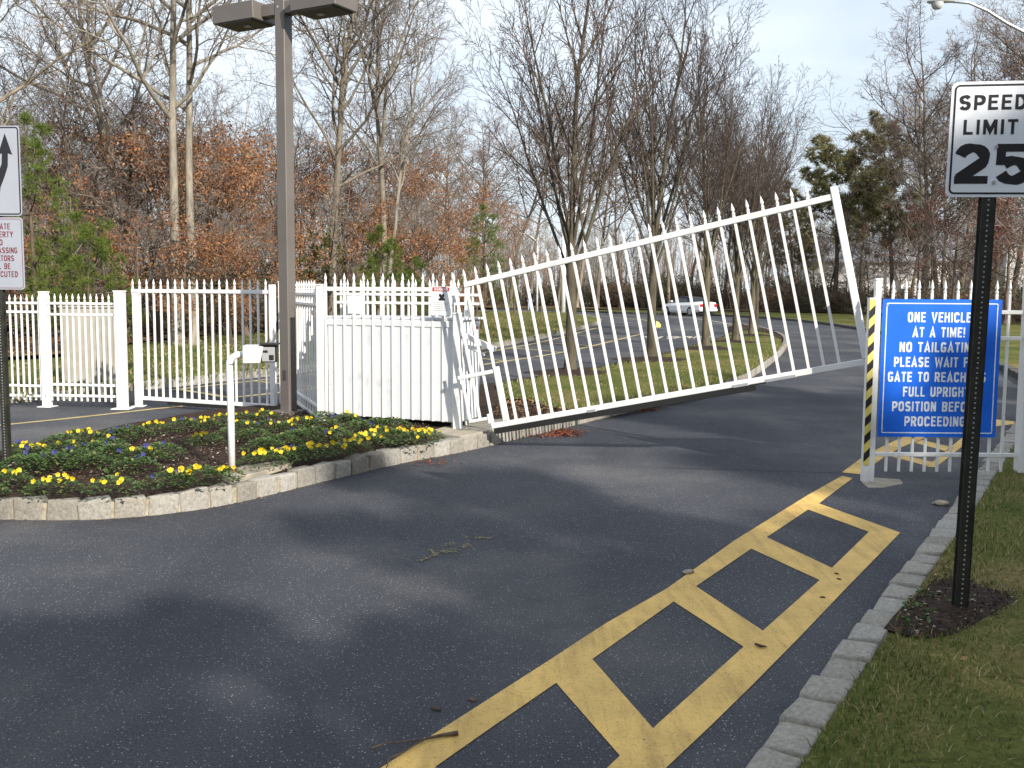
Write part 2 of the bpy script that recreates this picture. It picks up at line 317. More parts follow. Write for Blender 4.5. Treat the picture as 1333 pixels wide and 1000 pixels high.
# ------------------------------------------------------------------ polygons and sheets
def inside(P, poly):
    x, y = P[:, 0], P[:, 1]; r = np.zeros(len(P), bool); n = len(poly)
    for i in range(n):
        x0, y0 = poly[i]; x1, y1 = poly[(i + 1) % n]
        if y0 == y1: continue
        c = ((y0 > y) != (y1 > y)) & (x < (x1 - x0) * (y - y0) / (y1 - y0) + x0); r ^= c
    return r
def sheet(name, poly, z, material, step=0, bump=0, kind='structure', crown=0, label=None, cat=None, parent=None, edge=0, low=None, lift=0):
    pl = [(p[0], p[1]) for p in poly]; n = len(pl); vs = [Vector(p) for p in pl]
    if step:
        a = np.array(pl); xs = np.arange(a[:, 0].min(), a[:, 0].max(), step); ys = np.arange(a[:, 1].min(), a[:, 1].max(), step)
        G = np.array([(x + (j % 2) * step * .5, y) for x in xs for j, y in enumerate(ys)])
        G = G[inside(G, pl)]
        # keep away from the edge
        keep = np.ones(len(G), bool)
        for i in range(n):
            p = np.array(pl[i]); q = np.array(pl[(i + 1) % n]); d = q - p; l2 = (d ** 2).sum() + 1e-9
            tt = np.clip(((G - p) @ d) / l2, 0, 1); dist = np.linalg.norm(G - (p + tt[:, None] * d), axis=1); keep &= dist > step * .4
        vs += [Vector(g) for g in G[keep]]
    v, e, f, *_ = delaunay_2d_cdt(vs, [(i, (i + 1) % n) for i in range(n)], [], 1, 1e-4)
    out = []
    A_ = np.array(pl)
    for k, p in enumerate(v):
        zz = z
        if (bump or crown):
            d = min(1.0, edge_dist((p.x, p.y), A_) / (edge or .4))
            zz += d * (crown + bump * noise.fractal(Vector((p.x * 1.3, p.y * 1.3, 3)), 1, 2, 4))
        if low is not None:
            dl = min((Vector((p.x, p.y)) - (a + (b2 - a) * max(0, min(1, (Vector((p.x, p.y)) - a).dot(b2 - a) / ((b2 - a).length_squared + 1e-9))))).length for a, b2 in zip(low, low[1:]))
            zz = min(zz, .008 + lift + dl * .42)
        out.append((p.x, p.y, zz))
    me = bpy.data.meshes.new(name); me.from_pydata(out, [], [tuple(x) for x in f]); me.update()
    bm = bmesh.new(); bm.from_mesh(me); 
    for fc in bm.faces:
        if fc.normal.z < 0: fc.normal_flip()
        fc.smooth = True
    bm.to_mesh(me); bm.free()
    o = obj(name, me, material, parent)
    if parent is None: tag(o, label, cat, kind=kind)
    return o
def edge_dist(p, A_):
    B = np.roll(A_, -1, 0); d = B - A_; l2 = (d ** 2).sum(1) + 1e-9; p = np.array(p)
    t_ = np.clip(((p - A_) * d).sum(1) / l2, 0, 1); return float(np.linalg.norm(p - (A_ + t_[:, None] * d), axis=1).min())
def px(pts, z=0.0): return [at(x, y, z) for x, y in pts]
def resample(pts, step, closed=False):
    pts = [Vector((p[0], p[1])) for p in pts]; out = []; 
    if closed: pts = pts + [pts[0]]
    # smooth with chaikin
    for _ in range(2):
        q = [pts[0]]
        for a, b_ in zip(pts, pts[1:]): q += [a * .75 + b_ * .25, a * .25 + b_ * .75]
        q.append(pts[-1]); pts = q
    L_ = [0]
    for a, b_ in zip(pts, pts[1:]): L_.append(L_[-1] + (b_ - a).length)
    n = max(1, round(L_[-1] / step)); k = 0
    for i in range(n + 1):
        s = L_[-1] * i / n
        while k < len(L_) - 2 and L_[k + 1] < s: k += 1
        f = (s - L_[k]) / max(1e-9, L_[k + 1] - L_[k]); out.append(pts[k].lerp(pts[k + 1], min(1, f)))
    return out
def offset(pts, d):                 # to the left of travel for d>0
    out = []
    for i, p in enumerate(pts):
        t_ = (pts[min(i + 1, len(pts) - 1)] - pts[max(i - 1, 0)]).normalized(); out.append(p + Vector((-t_.y, t_.x)) * d)
    return out
# granite block meshes
stone_meshes = []
for k in range(9):
    bm = bmesh.new(); bmesh.ops.create_cube(bm, size=1)
    bmesh.ops.bevel(bm, geom=bm.edges[:], offset=.09, segments=2, affect='EDGES', profile=.6)
    sd = Vector((k * 7.3, 1, 2))
    for v in bm.verts: v.co += noise.noise_vector(v.co * 2.3 + sd) * .11 + noise.noise_vector(v.co * 6 + sd) * .03
    me = bpy.data.meshes.new('kerb_stone'); bm.to_mesh(me); bm.free(); me.materials.append(M['stone'])
    me.polygons.foreach_set('use_smooth', [True] * len(me.polygons)); stone_meshes.append(me)
def kerb(label, pts, h, w, ln=.24, side=1, lim=33, zb=0, tall=1.0):
    """pts: the road-side foot of the kerb; stones stand on the side 'side' of it"""
    root = thing('granite_kerb', label, 'kerb'); line = resample(pts, ln); mb = MB(); farv = MB(); n = 0
    inner = offset(line, side * w)
    for i in range(len(line) - 1):
        a, b_ = line[i], line[i + 1]; c, d = inner[i], inner[i + 1]; mid = (a + b_ + c + d) / 4; t_ = (b_ - a)
        D = mid.length
        q = lambda p0, p1, f: p0.lerp(p1, f)
        A1, B1, C1, D1 = q(a, c, .14), q(b_, d, .14), q(a, c, .9), q(b_, d, .9)
        mb.add([(*A1, zb - .05), (*B1, zb - .05), (*D1, zb - .05), (*C1, zb - .05), (*A1, zb + h * .84), (*B1, zb + h * .84), (*D1, zb + h * .84), (*C1, zb + h * .84)],
               [(4, 5, 6, 7), (0, 1, 5, 4), (2, 3, 7, 6)])
        if mid.y < 0.5: continue
        L_ = t_.length * random.uniform(.84, .93); hh = h + .1 + random.uniform(-.012, .012) * tall
        if D < lim and n < 295:
            s = bpy.data.objects.new('kerb_stone', random.choice(stone_meshes)); col.objects.link(s); s.parent = root; n += 1
            s.location = (mid.x, mid.y, zb + h - hh / 2 + random.uniform(-.006, .006)); s.scale = (L_, w * random.uniform(.93, 1.06), hh)
            s.rotation_euler = (random.uniform(-.03, .03), random.uniform(-.03, .03), math.atan2(t_.y, t_.x) + random.uniform(-.04, .04))
        else:
            Mx = Matrix.Translation((mid.x, mid.y, 0)) @ Matrix.Rotation(math.atan2(t_.y, t_.x), 4, 'Z')
            farv.box(-L_ / 2, L_ / 2, -w / 2, w / 2, zb - .04, zb + h + random.uniform(-.01, .01), Mx)
    o = mb.build('mortar_bed', M['mortar'], root)
    if farv.v:
        o = farv.build('far_kerb_stones', M['stone'], root, bevel=0); o['kind'] = 'stuff'
    return root, line, inner
# ------------------------------------------------------------------ the ground
big = [(-400, -60), (400, -60), (400, 600), (-400, 600)]
sheet('ground', big, -.05, M['woodsoil'])
road_poly = [(-45, -6), (60, -6), (60, 40)] + [(p.x, p.y) for p in px([(1700, 560), (1450, 545), (1370, 520), (1331, 499), (1303, 481), (1200, 445), (1130, 432), (1060, 421), (1000, 415.5), (930, 411.5), (866, 410), (800, 408.5), (740, 405.5), (690, 403.5), (600, 403)])] + [(-60, 80), (-60, -6)]
sheet('road', road_poly, 0, M['asphalt'])
# planted island between the lanes
A_front = px([(-230, 660), (-120, 671), (-20, 676), (60, 678), (120, 677), (180, 673.5), (240, 667), (300, 657), (350, 645), (400, 632), (450, 620.5), (500, 608), (545, 599), (590, 591.5), (640, 580), (690, 568), (740, 556), (800, 541), (850, 531), (900, 518), (950, 505), (984, 489), (1003, 475), (1018, 462), (1026, 450), (1023, 441), (1005, 433), (985, 428), (962, 424.5), (948, 427)])
A_back = px([(948, 433), (937, 441), (920, 446), (886, 455), (861, 463), (810, 473), (782, 480), (757, 485), (716, 486), (694, 495), (659, 500), (640, 503), (600, 509), (560, 515), (500, 523), (440, 530), (385, 533), (340, 535), (300, 538), (269, 541), (231, 547), (195, 553), (150, 562), (60, 580), (0, 594), (-80, 612), (-180, 640)])
HA = .15
rootA, lineA, innerA = kerb('curved granite block kerb in front of the flower bed and under the tilted gate', A_front, HA, .13, .25, 1, 34)
lowA = [Vector((p.x, p.y)) for p in A_back]
islA = [(p.x, p.y) for p in innerA] + [(p.x, p.y) for p in lowA]
bed_split = at(648, 545, .15).x
def split(poly, f): return [p for p in poly if f(p)]
bedA = []                              # mulch part: everything up to just right of the cabinet
sheet('island_soil', islA, HA - .03, M['mulch'], .3, .03, crown=.03, low=lowA)
lawn_left = at(640, 545, .15)
lawnA_px = [(645, 503), (694, 496), (716, 488), (757, 486), (782, 481), (810, 474), (861, 464.5), (886, 456.5), (920, 447.5), (937, 442.5), (950, 435), (962, 428), (985, 431), (1003, 436), (1016, 443), (1018, 450), (1010, 461), (995, 472), (976, 485), (945, 497), (900, 510), (850, 522), (800, 531), (760, 536), (715, 532), (690, 522), (655, 520)]
lawnA = [(p.x, p.y) for p in px(lawnA_px, .15)]
sheet('island_lawn', lawnA, HA + .02, M['turf'], .3, .02, crown=.05, low=lowA, lift=.05)
# land with lawn and woods on the left
B_px = [(-330, 560), (-200, 541), (-100, 532), (0, 526), (60, 522), (110, 518), (160, 510), (200, 506.5), (240, 503), (294, 496), (362, 489), (416, 483), (480, 476), (560, 465), (639, 454), (698, 443), (743, 433), (765, 427), (778, 423.5), (784, 419.5), (780, 416), (768, 413.5), (750, 411), (735, 409), (700, 407.5), (640, 407), (560, 407)]
rootB, lineB, innerB = kerb('long granite block kerb along the lawn beyond the closed gate', px(B_px), .15, .14, .25, 1, 31)
woodsB = [(p.x, p.y) for p in innerB] + [(-70, 90), (-70, 22)]
sheet('lawn', woodsB, .13, M['turf'], 1.4, .06)
# fallen-leaf floor of the woods on the left
lit = [(-70, 22)] + [(p.x, p.y) for p in px([(-260, 470), (-120, 470), (-20, 476), (60, 474), (130, 466), (190, 452), (250, 444), (330, 437), (400, 431), (470, 425), (540, 418), (610, 411)])] + [(-8, 78), (-70, 90)]
litp = resample(lit, 1.2, True)
litp = [p + Vector((random.uniform(-.25, .25), random.uniform(-.25, .25))) for p in litp[:-1]]
sheet('woodland_floor', [(p.x, p.y) for p in litp], .19, M['woodsoil'], 2.2, .08)
# lawn on the right (with the speed sign) and beyond the road
C_front = px([(780, 1290), (860, 1180), (925, 1085), (992, 997), (1020, 956), (1056, 912), (1095, 860), (1112, 838), (1134, 807), (1162, 773), (1187, 740), (1210, 709), (1229, 686), (1251, 655), (1272, 625), (1290, 600), (1309, 573), (1321, 559), (1333, 550), (1375, 538), (1480, 525)])
rootC, lineC, innerC = kerb('granite block kerb along the near right lawn', C_front, .1, .17, .27, -1, 30)
lawnC = [(p.x, p.y) for p in innerC] + [(14, 13), (14, 1.2)]
sheet('near_lawn', lawnC, .095, M['turf'], .3, .03, crown=.02)
D_front = px([(640, 403.2), (740, 405.2), (800, 408), (866, 409.5), (930, 411), (1000, 415), (1060, 420.5), (1130, 431.5), (1200, 444.5), (1303, 480.5), (1331, 498.5), (1370, 518), (1440, 540), (1550, 555)])
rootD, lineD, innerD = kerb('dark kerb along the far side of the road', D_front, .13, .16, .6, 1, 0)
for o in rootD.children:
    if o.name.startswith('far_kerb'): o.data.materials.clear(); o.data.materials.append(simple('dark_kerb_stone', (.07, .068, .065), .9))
farl = [(p.x, p.y) for p in innerD] + [(60, 20), (80, 140), (-20, 140)]
sheet('far_lawn', farl, .12, M['turf'], 2.5, .08)
lit2 = [Vector(p) for p in [(-18, 93), (2, 96), (14, 92), (24, 86), (32, 76), (36, 66), (40, 52), (60, 40), (90, 60), (90, 150), (-40, 150)]]
sheet('far_woodland_floor', [(p.x, p.y) for p in resample(lit2, 2, True)[:-1]], .2, M['woodsoil'], 4, .15)
# ------------------------------------------------------------------ road markings
def marking(name, quads, material, z=.004, label=None):
    mb = MB()
    for q in quads: 
        v = [(p.x, p.y, z) for p in px(q)]; mb.add(v, [tuple(range(len(v)))])
    me = mb.mesh(name); bm = bmesh.new(); bm.from_mesh(me)
    for f in bm.faces:
        if f.normal.z < 0: f.normal_flip()
    bmesh.ops.triangulate(bm, faces=bm.faces); bm.to_mesh(me); bm.free()
    return tag(obj(name, me, material), kind='structure')
Lo = [(300, 1150), (400, 1073), (497, 1000), (602, 933), (711, 863), (789, 812), (868, 767), (913, 735), (958, 703), (1000, 677), (1050, 646), (1096, 620)]
Li = [(400, 1133), (480, 1065), (566, 1000), (640, 948), (724, 890), (771, 859), (877, 784), (906, 764), (978, 715), (998, 700), (1052, 664), (1066, 656), (1110, 623)]
Ro = [(620, 1270), (720, 1155), (868, 1000), (925, 946), (980, 892), (1041, 830), (1100, 768), (1172, 694)]
Ri = [(560, 1230), (680, 1115), (790, 1001), (807, 985), (850, 949), (968, 843), (993, 822), (1067, 756), (1083, 740), (1131, 693)]
def strip(name, a, b_, m_, z=.004):
    mb = MB(); pa = px(a); pb = px(b_); poly = [(p.x, p.y) for p in pa + pb[::-1]]
    o = sheet(name, poly, z, m_); return o
strip('yellow_marking', Lo, Li, M['yellow']); strip('yellow_marking', Ro, Ri, M['yellow'])
marking('yellow_marking', [[(724, 890), (771, 859), (850, 949), (807, 985)], [(877, 784), (906, 764), (993, 822), (968, 843)], [(978, 715), (998, 700), (1083, 740), (1067, 756)], [(1052, 664), (1066, 656), (1172, 694), (1131, 693)],
                           [(560, 1004), (566, 1000), (680, 1115), (640, 1160)]], M['yellow'])
marking('yellow_marking', [[(1096, 615.5), (1125, 594), (1153, 594), (1120, 618)], [(1125, 594), (1152, 580), (1173, 583), (1153, 594)], [(1152, 580), (1178, 568), (1205, 570), (1173, 583)], [(1178, 568), (1206, 565), (1222, 566), (1205, 570)],
                           [(1165, 590), (1157, 594), (1206, 607), (1214, 602)], [(1199, 573), (1191, 577), (1232, 588), (1241, 583)], [(1206, 608), (1218, 609), (1266, 571), (1254, 569)],
                           [(1293, 546), (1320, 549), (1322, 552), (1293, 556)]], M['yellow'])
def line(pts, w, m_, z=.004, name='yellow_marking'):
    g = [Vector((p.x, p.y)) for p in px(pts)]
    if len(g) > 2: g = resample(g, .7)
    a = offset(g, w / 2); b_ = offset(g, -w / 2)
    mb = MB()
    for i in range(len(g) - 1): mb.add([(*b_[i], z), (*b_[i + 1], z), (*a[i + 1], z), (*a[i], z)], [(0, 1, 2, 3)])
    return tag(mb.build(name, m_), kind='structure')
line([(-120, 566), (10, 553), (90, 545), (163, 537), (209, 531.5), (255, 527.5)], .10, M['yellow_faint'])
line([(222, 508), (294, 500), (362, 492.5), (416, 487), (480, 480), (560, 469), (639, 458), (698, 447), (741, 437), (765, 430), (777, 427)], .12, M['yellow_faint'])
line([(298, 518), (350, 513), (416, 505), (520, 492), (620, 476), (735, 459), (790, 446), (838, 434)], .13, M['yellow_faint'])
for a in [((232, 507.5), (298, 518)), ((330, 496.5), (416, 505)), ((430, 486.5), (510, 493)), ((520, 476), (590, 481)), ((600, 464.5), (655, 470)), ((669, 453.5), (733, 459)), ((707, 446.5), (775, 450.5)), ((735, 440.5), (800, 444)), ((748, 437), (822, 438)), ((765, 432), (838, 433.5)), ((783, 427.5), (848, 430)), ((786, 423), (850, 425.5)), ((788, 419), (849, 421))]:
    line(a, .12, M['yellow_faint'], .008)
line([(783, 412), (811, 414), (838, 416.5), (850, 419), (856, 423)], .15, M['yellow_faint'])
line([(872, 412.3), (900, 414), (927, 418), (952, 422)], .15, M['pale'], name='white_marking')
mk = []
for q in [[(838, 438.4), (845, 437.6), (852, 438.6), (845, 440.9)], [(852, 440.6), (861, 438), (864, 438.2), (857, 441.6)], [(868, 438), (884, 438), (884, 438.9), (868, 438.9)], [(868, 440.2), (880, 440.2), (880, 441.2), (868, 441.2)], [(872, 440), (886, 438.6), (888, 439.4), (876, 441)],
          [(892, 438), (900, 438), (905, 441.2), (898, 441.2)], [(897, 441.2), (906, 438), (909, 438), (901, 441.2)], [(910, 438), (925, 438), (925, 438.9), (910, 438.9)], [(910, 440.2), (920, 440.2), (920, 441), (910, 441)]]: mk.append(q)
marking('white_marking', mk, M['pale'])
spill = []
for (x0, y0, x1, y1, w_) in [(545, 731, 568, 723, 1.5), (566, 722, 598, 716, 2.4), (577, 710, 594, 708.5, 2.2), (596, 713, 618, 711, 4.5), (606, 700.5, 626, 701, 1.8), (570, 718, 590, 717, 1.5), (560, 716, 566, 724, 1.2)]:
    spill.append([(x0, y0 - w_ * .3), ((x0 * 2 + x1) / 3, (y0 * 2 + y1) / 3 - w_ * .8), ((x0 + x1 * 2) / 3, (y0 + 2 * y1) / 3 - w_), (x1, y1), ((x0 + x1 * 2) / 3 + 2, (y0 + 2 * y1) / 3 + w_), ((x0 * 2 + x1) / 3, (y0 * 2 + y1) / 3 + w_ * .6)])
sp_ = MB()
for (x0, y0, x1, y1, w_) in [(545, 731, 568, 723, .8), (566, 722, 598, 716, 1.6), (577, 710, 594, 708.5, 1.2), (596, 713, 618, 711, 2.6), (606, 700.5, 640, 701, .8), (570, 718, 590, 717, 1.2), (560, 716, 566, 724, .8)]:
    for _ in range(34):
        f = random.random(); p = at(x0 + (x1 - x0) * f + random.gauss(0, 1.5), y0 + (y1 - y0) * f + random.gauss(0, w_)); r = random.uniform(.003, .011); a = random.random() * 6
        sp_.add([(p.x + r * math.cos(a + k * 1.26) * random.uniform(.5, 1.6), p.y + r * math.sin(a + k * 1.26) * random.uniform(.5, 1.6), .004 + random.random() * .002) for k in range(5)], [(0, 1, 2, 3, 4)])
tag(sp_.build('paint_spill', M['spill']), 'faint yellow paint scuff on the asphalt in the middle of the lane', 'paint spill', kind='stuff')
mb = MB(); c = at(852.5, 426); mb.lathe([(.30, 0), (.30, .12), (.22, .24), (.1, .3), (0, .31)], 12)
tag(mb.build('painted_kerb_nose', M['hazard'], loc=c, smooth=True), 'small yellow painted kerb end standing at the tip of the hatched area', 'kerb end')
# concrete footing of the receiving post and pads
def pad(name, pts, z, m_, th=.03, label='', cat='concrete pad'):
    P = [at(x, y, z) for x, y in pts]; mb = MB(); mb.prism([(p.x, p.y) for p in P], z - th, z); return tag(mb.build(name, m_, bevel=.006), kind='structure')
pad('concrete_footing', [(1122, 627), (1128, 621), (1172, 624), (1176, 629), (1150, 634), (1130, 634)], .006, M['concrete'], .02)
pad('concrete_pad', [(288, 619), (300, 609), (372, 598), (380, 603), (340, 614), (300, 623)], .17, M['concrete'], .1)
pad('concrete_pad', [(556, 562), (600, 549), (655, 545), (664, 554), (600, 568)], .17, M['concrete'], .08)

# ------------------------------------------------------------------ fences and gates
def picket_mesh(h, w=.022, tip=True, name='picket'):
    mb = MB(); mb.box(-w / 2, w / 2, -w / 2, w / 2, 0, h); return mb.mesh(name)
def finial_mesh(w=.022):
    mb = MB(); s = w / .022
    prof = [(.011, 0), (.020, .008), (.020, .016), (.012, .024), (.013, .034), (.022, .050), (.016, .075), (.008, .100), (.0, .125)]
    n = 6; return mb.lathe([(r * s, z) for r, z in prof], 6).mesh('finial', smooth=False)
FIN = finial_mesh(.0185); FIN.materials.append(M['white'])
pk_cache = {}
def picket(parent, x, z0, h, w=.025, y=0, fin=True):
    key = (round(h, 3), w)
    if key not in pk_cache:
        me = picket_mesh(h, w); me.materials.append(M['white']); pk_cache[key] = me
    p = obj('picket', pk_cache[key], None, parent, (x, y, z0))
    if fin: obj('finial', FIN, None, p, (0, 0, h))
    return p
def fence_panel(label, a, b_, ztop, rails, cat='fence', group=None, z0=.06, spacing=.145, posts=(True, True), pw=.08, hpost=None, w=.022, rail_h=.035, skip_end=.07):
    """a, b_: feet of both ends; rails: heights of the rails"""
    a = Vector(a); b_ = Vector(b_); d = b_ - a; Ln = math.hypot(d.x, d.y)
    root = thing('picket_fence', label, cat, (a.x, a.y, a.z), math.atan2(d.y, d.x), group)
    for z in rails:
        MB().box(pw / 2 if posts[0] else 0, Ln - (pw / 2 if posts[1] else 0), -.019, .019, z - rail_h / 2, z + rail_h / 2).build('rail', M['white'], root, bevel=.003)
    n = int((Ln - 2 * skip_end) / spacing)
    off = (Ln - n * spacing) / 2
    for i in range(n + 1):
        picket(root, off + i * spacing, z0, ztop - .125 - z0, w)
    for k, (x, on) in enumerate(((0, posts[0]), (Ln, posts[1]))):
        if on: fpost(root, x, hpost or ztop + .02, pw)
    return root
def fpost(root, x, h, pw, y=0, plate=True):
    p = MB().box(x - pw / 2, x + pw / 2, y - pw / 2, y + pw / 2, 0, h).build('post', M['white'], root, bevel=.004)
    c = MB(); c.box(x - pw * .58, x + pw * .58, y - pw * .58, y + pw * .58, h + .001, h + .022)
    c.build('post_cap', M['white'], p, bevel=.006)
    if plate: MB().box(x - pw, x + pw, y - pw, y + pw, .003, .016).build('base_plate', M['white'], p, bevel=.003)
    return p
# left fence
PA = at(62, 530); PB = at(160, 532.5); P0 = at(-62, 526)
fence_panel('white picket fence panel left of the first fence post, beside the road sign', P0, PA, 1.66, [.16, .31, 1.40, 1.53], posts=(True, False), group=None, spacing=.095, z0=.1)
fence_panel('white picket fence panel in front of the beige cabinet, left of the closed gate', PA, PB, 1.68, [.18, .34, 1.37, 1.53], posts=(True, False), spacing=.094, z0=.1, pw=.105, hpost=1.68)
# posts where the closed gate begins
rt = thing('gate_post', 'thick white square post at the left end of the closed picket gate', 'post', PB)
fpost(rt, 0, 1.70, .13)
rt = thing('gate_post', 'slim white post just behind the left end of the closed gate', 'post', at(181, 529.5)); fpost(rt, 0, 1.66, .09)
# beige cabinet behind the left fence
bc = thing('beige_cabinet', 'tall beige ribbed metal cabinet behind the left picket fence', 'cabinet', at(122, 507), R(6))
MB().box(-.46, .46, -.2, .2, .02, 1.42).build('body', M['beige'], bc, bevel=.01)
for i in range(10): MB().box(-.43 + i * .094, -.405 + i * .094, -.222, -.2005, .05, 1.38).build('rib', M['beige'], bc)
MB().box(-.48, .48, -.23, .22, 1.4205, 1.45).build('lid', M['beige'], bc, bevel=.006)
# generic gate leaf in local x (length) z (height)
def gate_leaf(label, origin, rz, tilt, Ln, Hh, spacing, x0, n, z_short=None, hook=True):
    root = thing('picket_gate', label, 'gate', origin, rz); root.rotation_euler = (0, -tilt, rz)
    MB().box(x0 - .02, Ln, -.022, .022, Hh - .03, Hh + .03).build('top_rail', M['white'], root, bevel=.004)
    return root
# tilted gate, measured in its own vertical plane
g0 = at(640, 555, .25); GO = Vector((-.22, 11.07, .25)); GE = Vector((3.36, 9.54, 1.10)); gd = (GE - GO); grz = math.atan2(gd.y, gd.x); gt = math.asin(gd.z / gd.length)
gate = gate_leaf('long white picket gate tilted upward across the exit lane', GO, grz, gt, 4.05, 1.605, .1443, .016, 28)
GM = Matrix.Translation(GO) @ gate.rotation_euler.to_matrix().to_4x4(); GI = GM.inverted()
def gl(px_, py_):                    # picture point to gate-plane coordinates
    n_ = Vector((-gd.y, gd.x, 0)); o = Vector((0, 0, CAM_H)); d = ray(px_, py_); t_ = n_.dot(GO - o) / n_.dot(d); p = GI @ (o + d * t_); return p.x, p.z
MB().box(.0, 4.02, -.022, .022, -.03, .03).build('bottom_rail', M['white'], gate, bevel=.004)
MB().box(3.985, 4.055, -.032, .032, .031, 1.70).build('end_stile', M['white'], gate, bevel=.006)
sx, sz = gl(661, 510); MB().box(.155, .215, -.026, .026, .031, .64).build('stile', M['white'], gate, bevel=.005)
ox, oz = gl(597, 484); MB().box(-.30, .154, -.018, .018, .575, .62).build('middle_rail', M['white'], gate, bevel=.004)
MB().box(-.265, -.03, -.018, .018, .075, .11).build('short_rail', M['white'], gate, bevel=.004)
MB().box(-.028, .012, -.024, .024, .031, .14).build('stile', M['white'], gate, bevel=.004)
for k in range(-2, 28):
    x = .016 + .1443 * k
    if k == -2: x = -.255
    z0 = .0305
    if x < -.03: z0 = .1105
    if k == 27: continue
    picket(gate, x, z0, 1.605 + .055 - z0 if k > -2 else .6, .025, 0, fin=(k > -2))
MB().box(.02, 2.95, -.018, .018, -.095, -.032).build('rubber_edge', M['black'], gate, bevel=.004)
MB().box(2.6, 3.05, -.012, .012, -.045, -.0325).build('rubber_edge', M['black'], gate)
for x, l in ((1.15, .10), (2.72, .16), (3.05, .3)): MB().box(x, x + l, -.028, .028, -.036, -.004).build('bracket', M['steel'], gate, bevel=.003)
# left closed gate
q0 = at(188, 518.5, .12); q1 = at(352, 529, .12)
GL0 = Vector((q0.x, q0.y, .12)); dL = (q1 - q0); lrz = math.atan2(dL.y, dL.x); LL = dL.length
lg = thing('picket_gate', 'closed white picket gate across the far entry lane, left of the brown lamp post', 'gate', GL0, lrz)
MB().box(-.05, LL, -.02, .02, -.025, .03).build('bottom_rail', M['white'], lg, bevel=.004)
MB().box(-.19, LL, -.02, .02, 1.57, 1.625).build('top_rail', M['white'], lg, bevel=.004)
nL = 18
for i in range(nL + 1):
    x = -.17 + (LL + .12) * i / nL; picket(lg, x, .031, 1.655 - .031, .024)
MB().box(LL + .02, LL + .10, -.035, .035, -.05, 1.70).build('end_stile', M['white'], lg, bevel=.006)
MB().box(.45, LL - .3, -.015, .015, -.075, -.027).build('rubber_edge', M['black'], lg)
rt = thing('gate_post', 'white post beside the brown lamp post at the right end of the closed gate', 'post', at(368, 534, .0)); fpost(rt, 0, 1.85, .07, plate=False)
# cabinet of the tilted gate
G = Vector((.92, -.39, 0)).normalized(); BR0 = Vector((-.60, 11.47, .14)); BL0 = BR0 - G * 1.78; brz = math.atan2(G.y, G.x)
cab = thing('gate_operator_cabinet', 'white metal gate operator cabinet behind the upright pickets, hinge side of the tilted gate', 'cabinet', BL0, brz)
MB().box(0, 1.76, -.02, .58, .09, 1.27).build('body', M['cab'], cab, bevel=.01)
MB().box(-.02, 1.80, -.02, .62, 1.2705, 1.30).build('lid', M['cab'], cab, bevel=.006)
for x in (.06, .9, 1.68): 
    MB().box(x - .04, x + .04, .06, .14, .0, .0895).build('leg', M['cab'], cab)
    MB().box(x - .04, x + .04, .46, .54, .0, .0895).build('leg', M['cab'], cab)
MB().box(.3, 1.55, .1, .5, .01, .088).build('drive_housing', M['black'], cab)
# side face details: hinged arm, slots, warning label
for (y, z, w_, h_) in ((.18, .30, .03, .16), (.26, .56, .045, .11), (.2, .92, .05, .05), (.25, .80, .03, .025)):
    MB().box(1.7605, 1.768, y, y + w_, z, z + h_).build('slot', M['black'], cab)
wl_ = MB().box(1.7605, 1.766, .36, .52, 1.07, 1.2).build('warning_label', M['signwhite'], cab)
MB().box(1.7665, 1.769, .365, .515, 1.155, 1.195).build('label_header', M['red'], wl_)
MB().box(1.7665, 1.769, .41, .47, 1.085, 1.14).build('label_symbol', M['signback'], wl_)
arm = MB(); Mx = Matrix.Translation((1.72, -.02, 1.16)) @ Matrix.Rotation(R(22), 4, 'Y'); arm.box(0, .55, -.03, .03, -.03, .03, Mx); arm.build('lifting_arm', M['white'], cab, bevel=.005)
mb = MB(); mb.tube([(1.80, .10, .98), (1.95, .04, .95), (2.08, .0, .88)], [.022, .03, .02], 10); mb.build('pivot_bracket', M['cab'], cab, smooth=True)
# upright pickets in front of the cabinet
fr = thing('picket_fence', 'white picket fence section fixed in front of the gate cabinet', 'fence', BL0 - Vector((0, 0, 0)), brz)
MB().box(-.02, 1.80, -.033, -.011, 1.60, 1.65).build('rail', M['white'], fr, bevel=.003)
MB().box(-.02, 1.74, -.031, -.0202, 1.19, 1.262).build('rail', M['cab'], fr, bevel=.003)
for i in range(14): picket(fr, -.02 + i * .133, .095, 1.60, .025, -.0235)
fpost(fr, 1.77, 1.34, .085, -.04, plate=False); fpost(fr, -.09, 1.66, .075, -.04, plate=False)
ps = thing('gate_post', 'short white post rising behind the warning sign beside the tilted gate', 'post', Vector((-.53, 11.75, .15))); fpost(ps, 0, 1.62, .06, plate=False)
# return fence from cabinet back to the closed gate, and the fence behind the cabinet
fence_panel('white picket fence panel running back from the cabinet behind the brown lamp post', (-3.32, 14.75, .02), BL0 + Vector((-.16, .1, -.1)), 1.86, [.16, .30, 1.55, 1.68], posts=(False, False), z0=.08, spacing=.21)
fence_panel('white picket fence panel standing behind the gate cabinet', (-2.35, 13.3, .1), (-.42, 12.55, .1), 1.80, [.3, 1.49, 1.6], posts=(False, False), z0=.08, spacing=.10)
sb = thing('sign_box', 'small white metal box with a black number on the pickets above the cabinet', 'box', (-2.03, 12.95, 1.44), brz)
MB().box(-.09, .11, -.06, .06, 0, .24).build('body', M['white'], sb, bevel=.01)
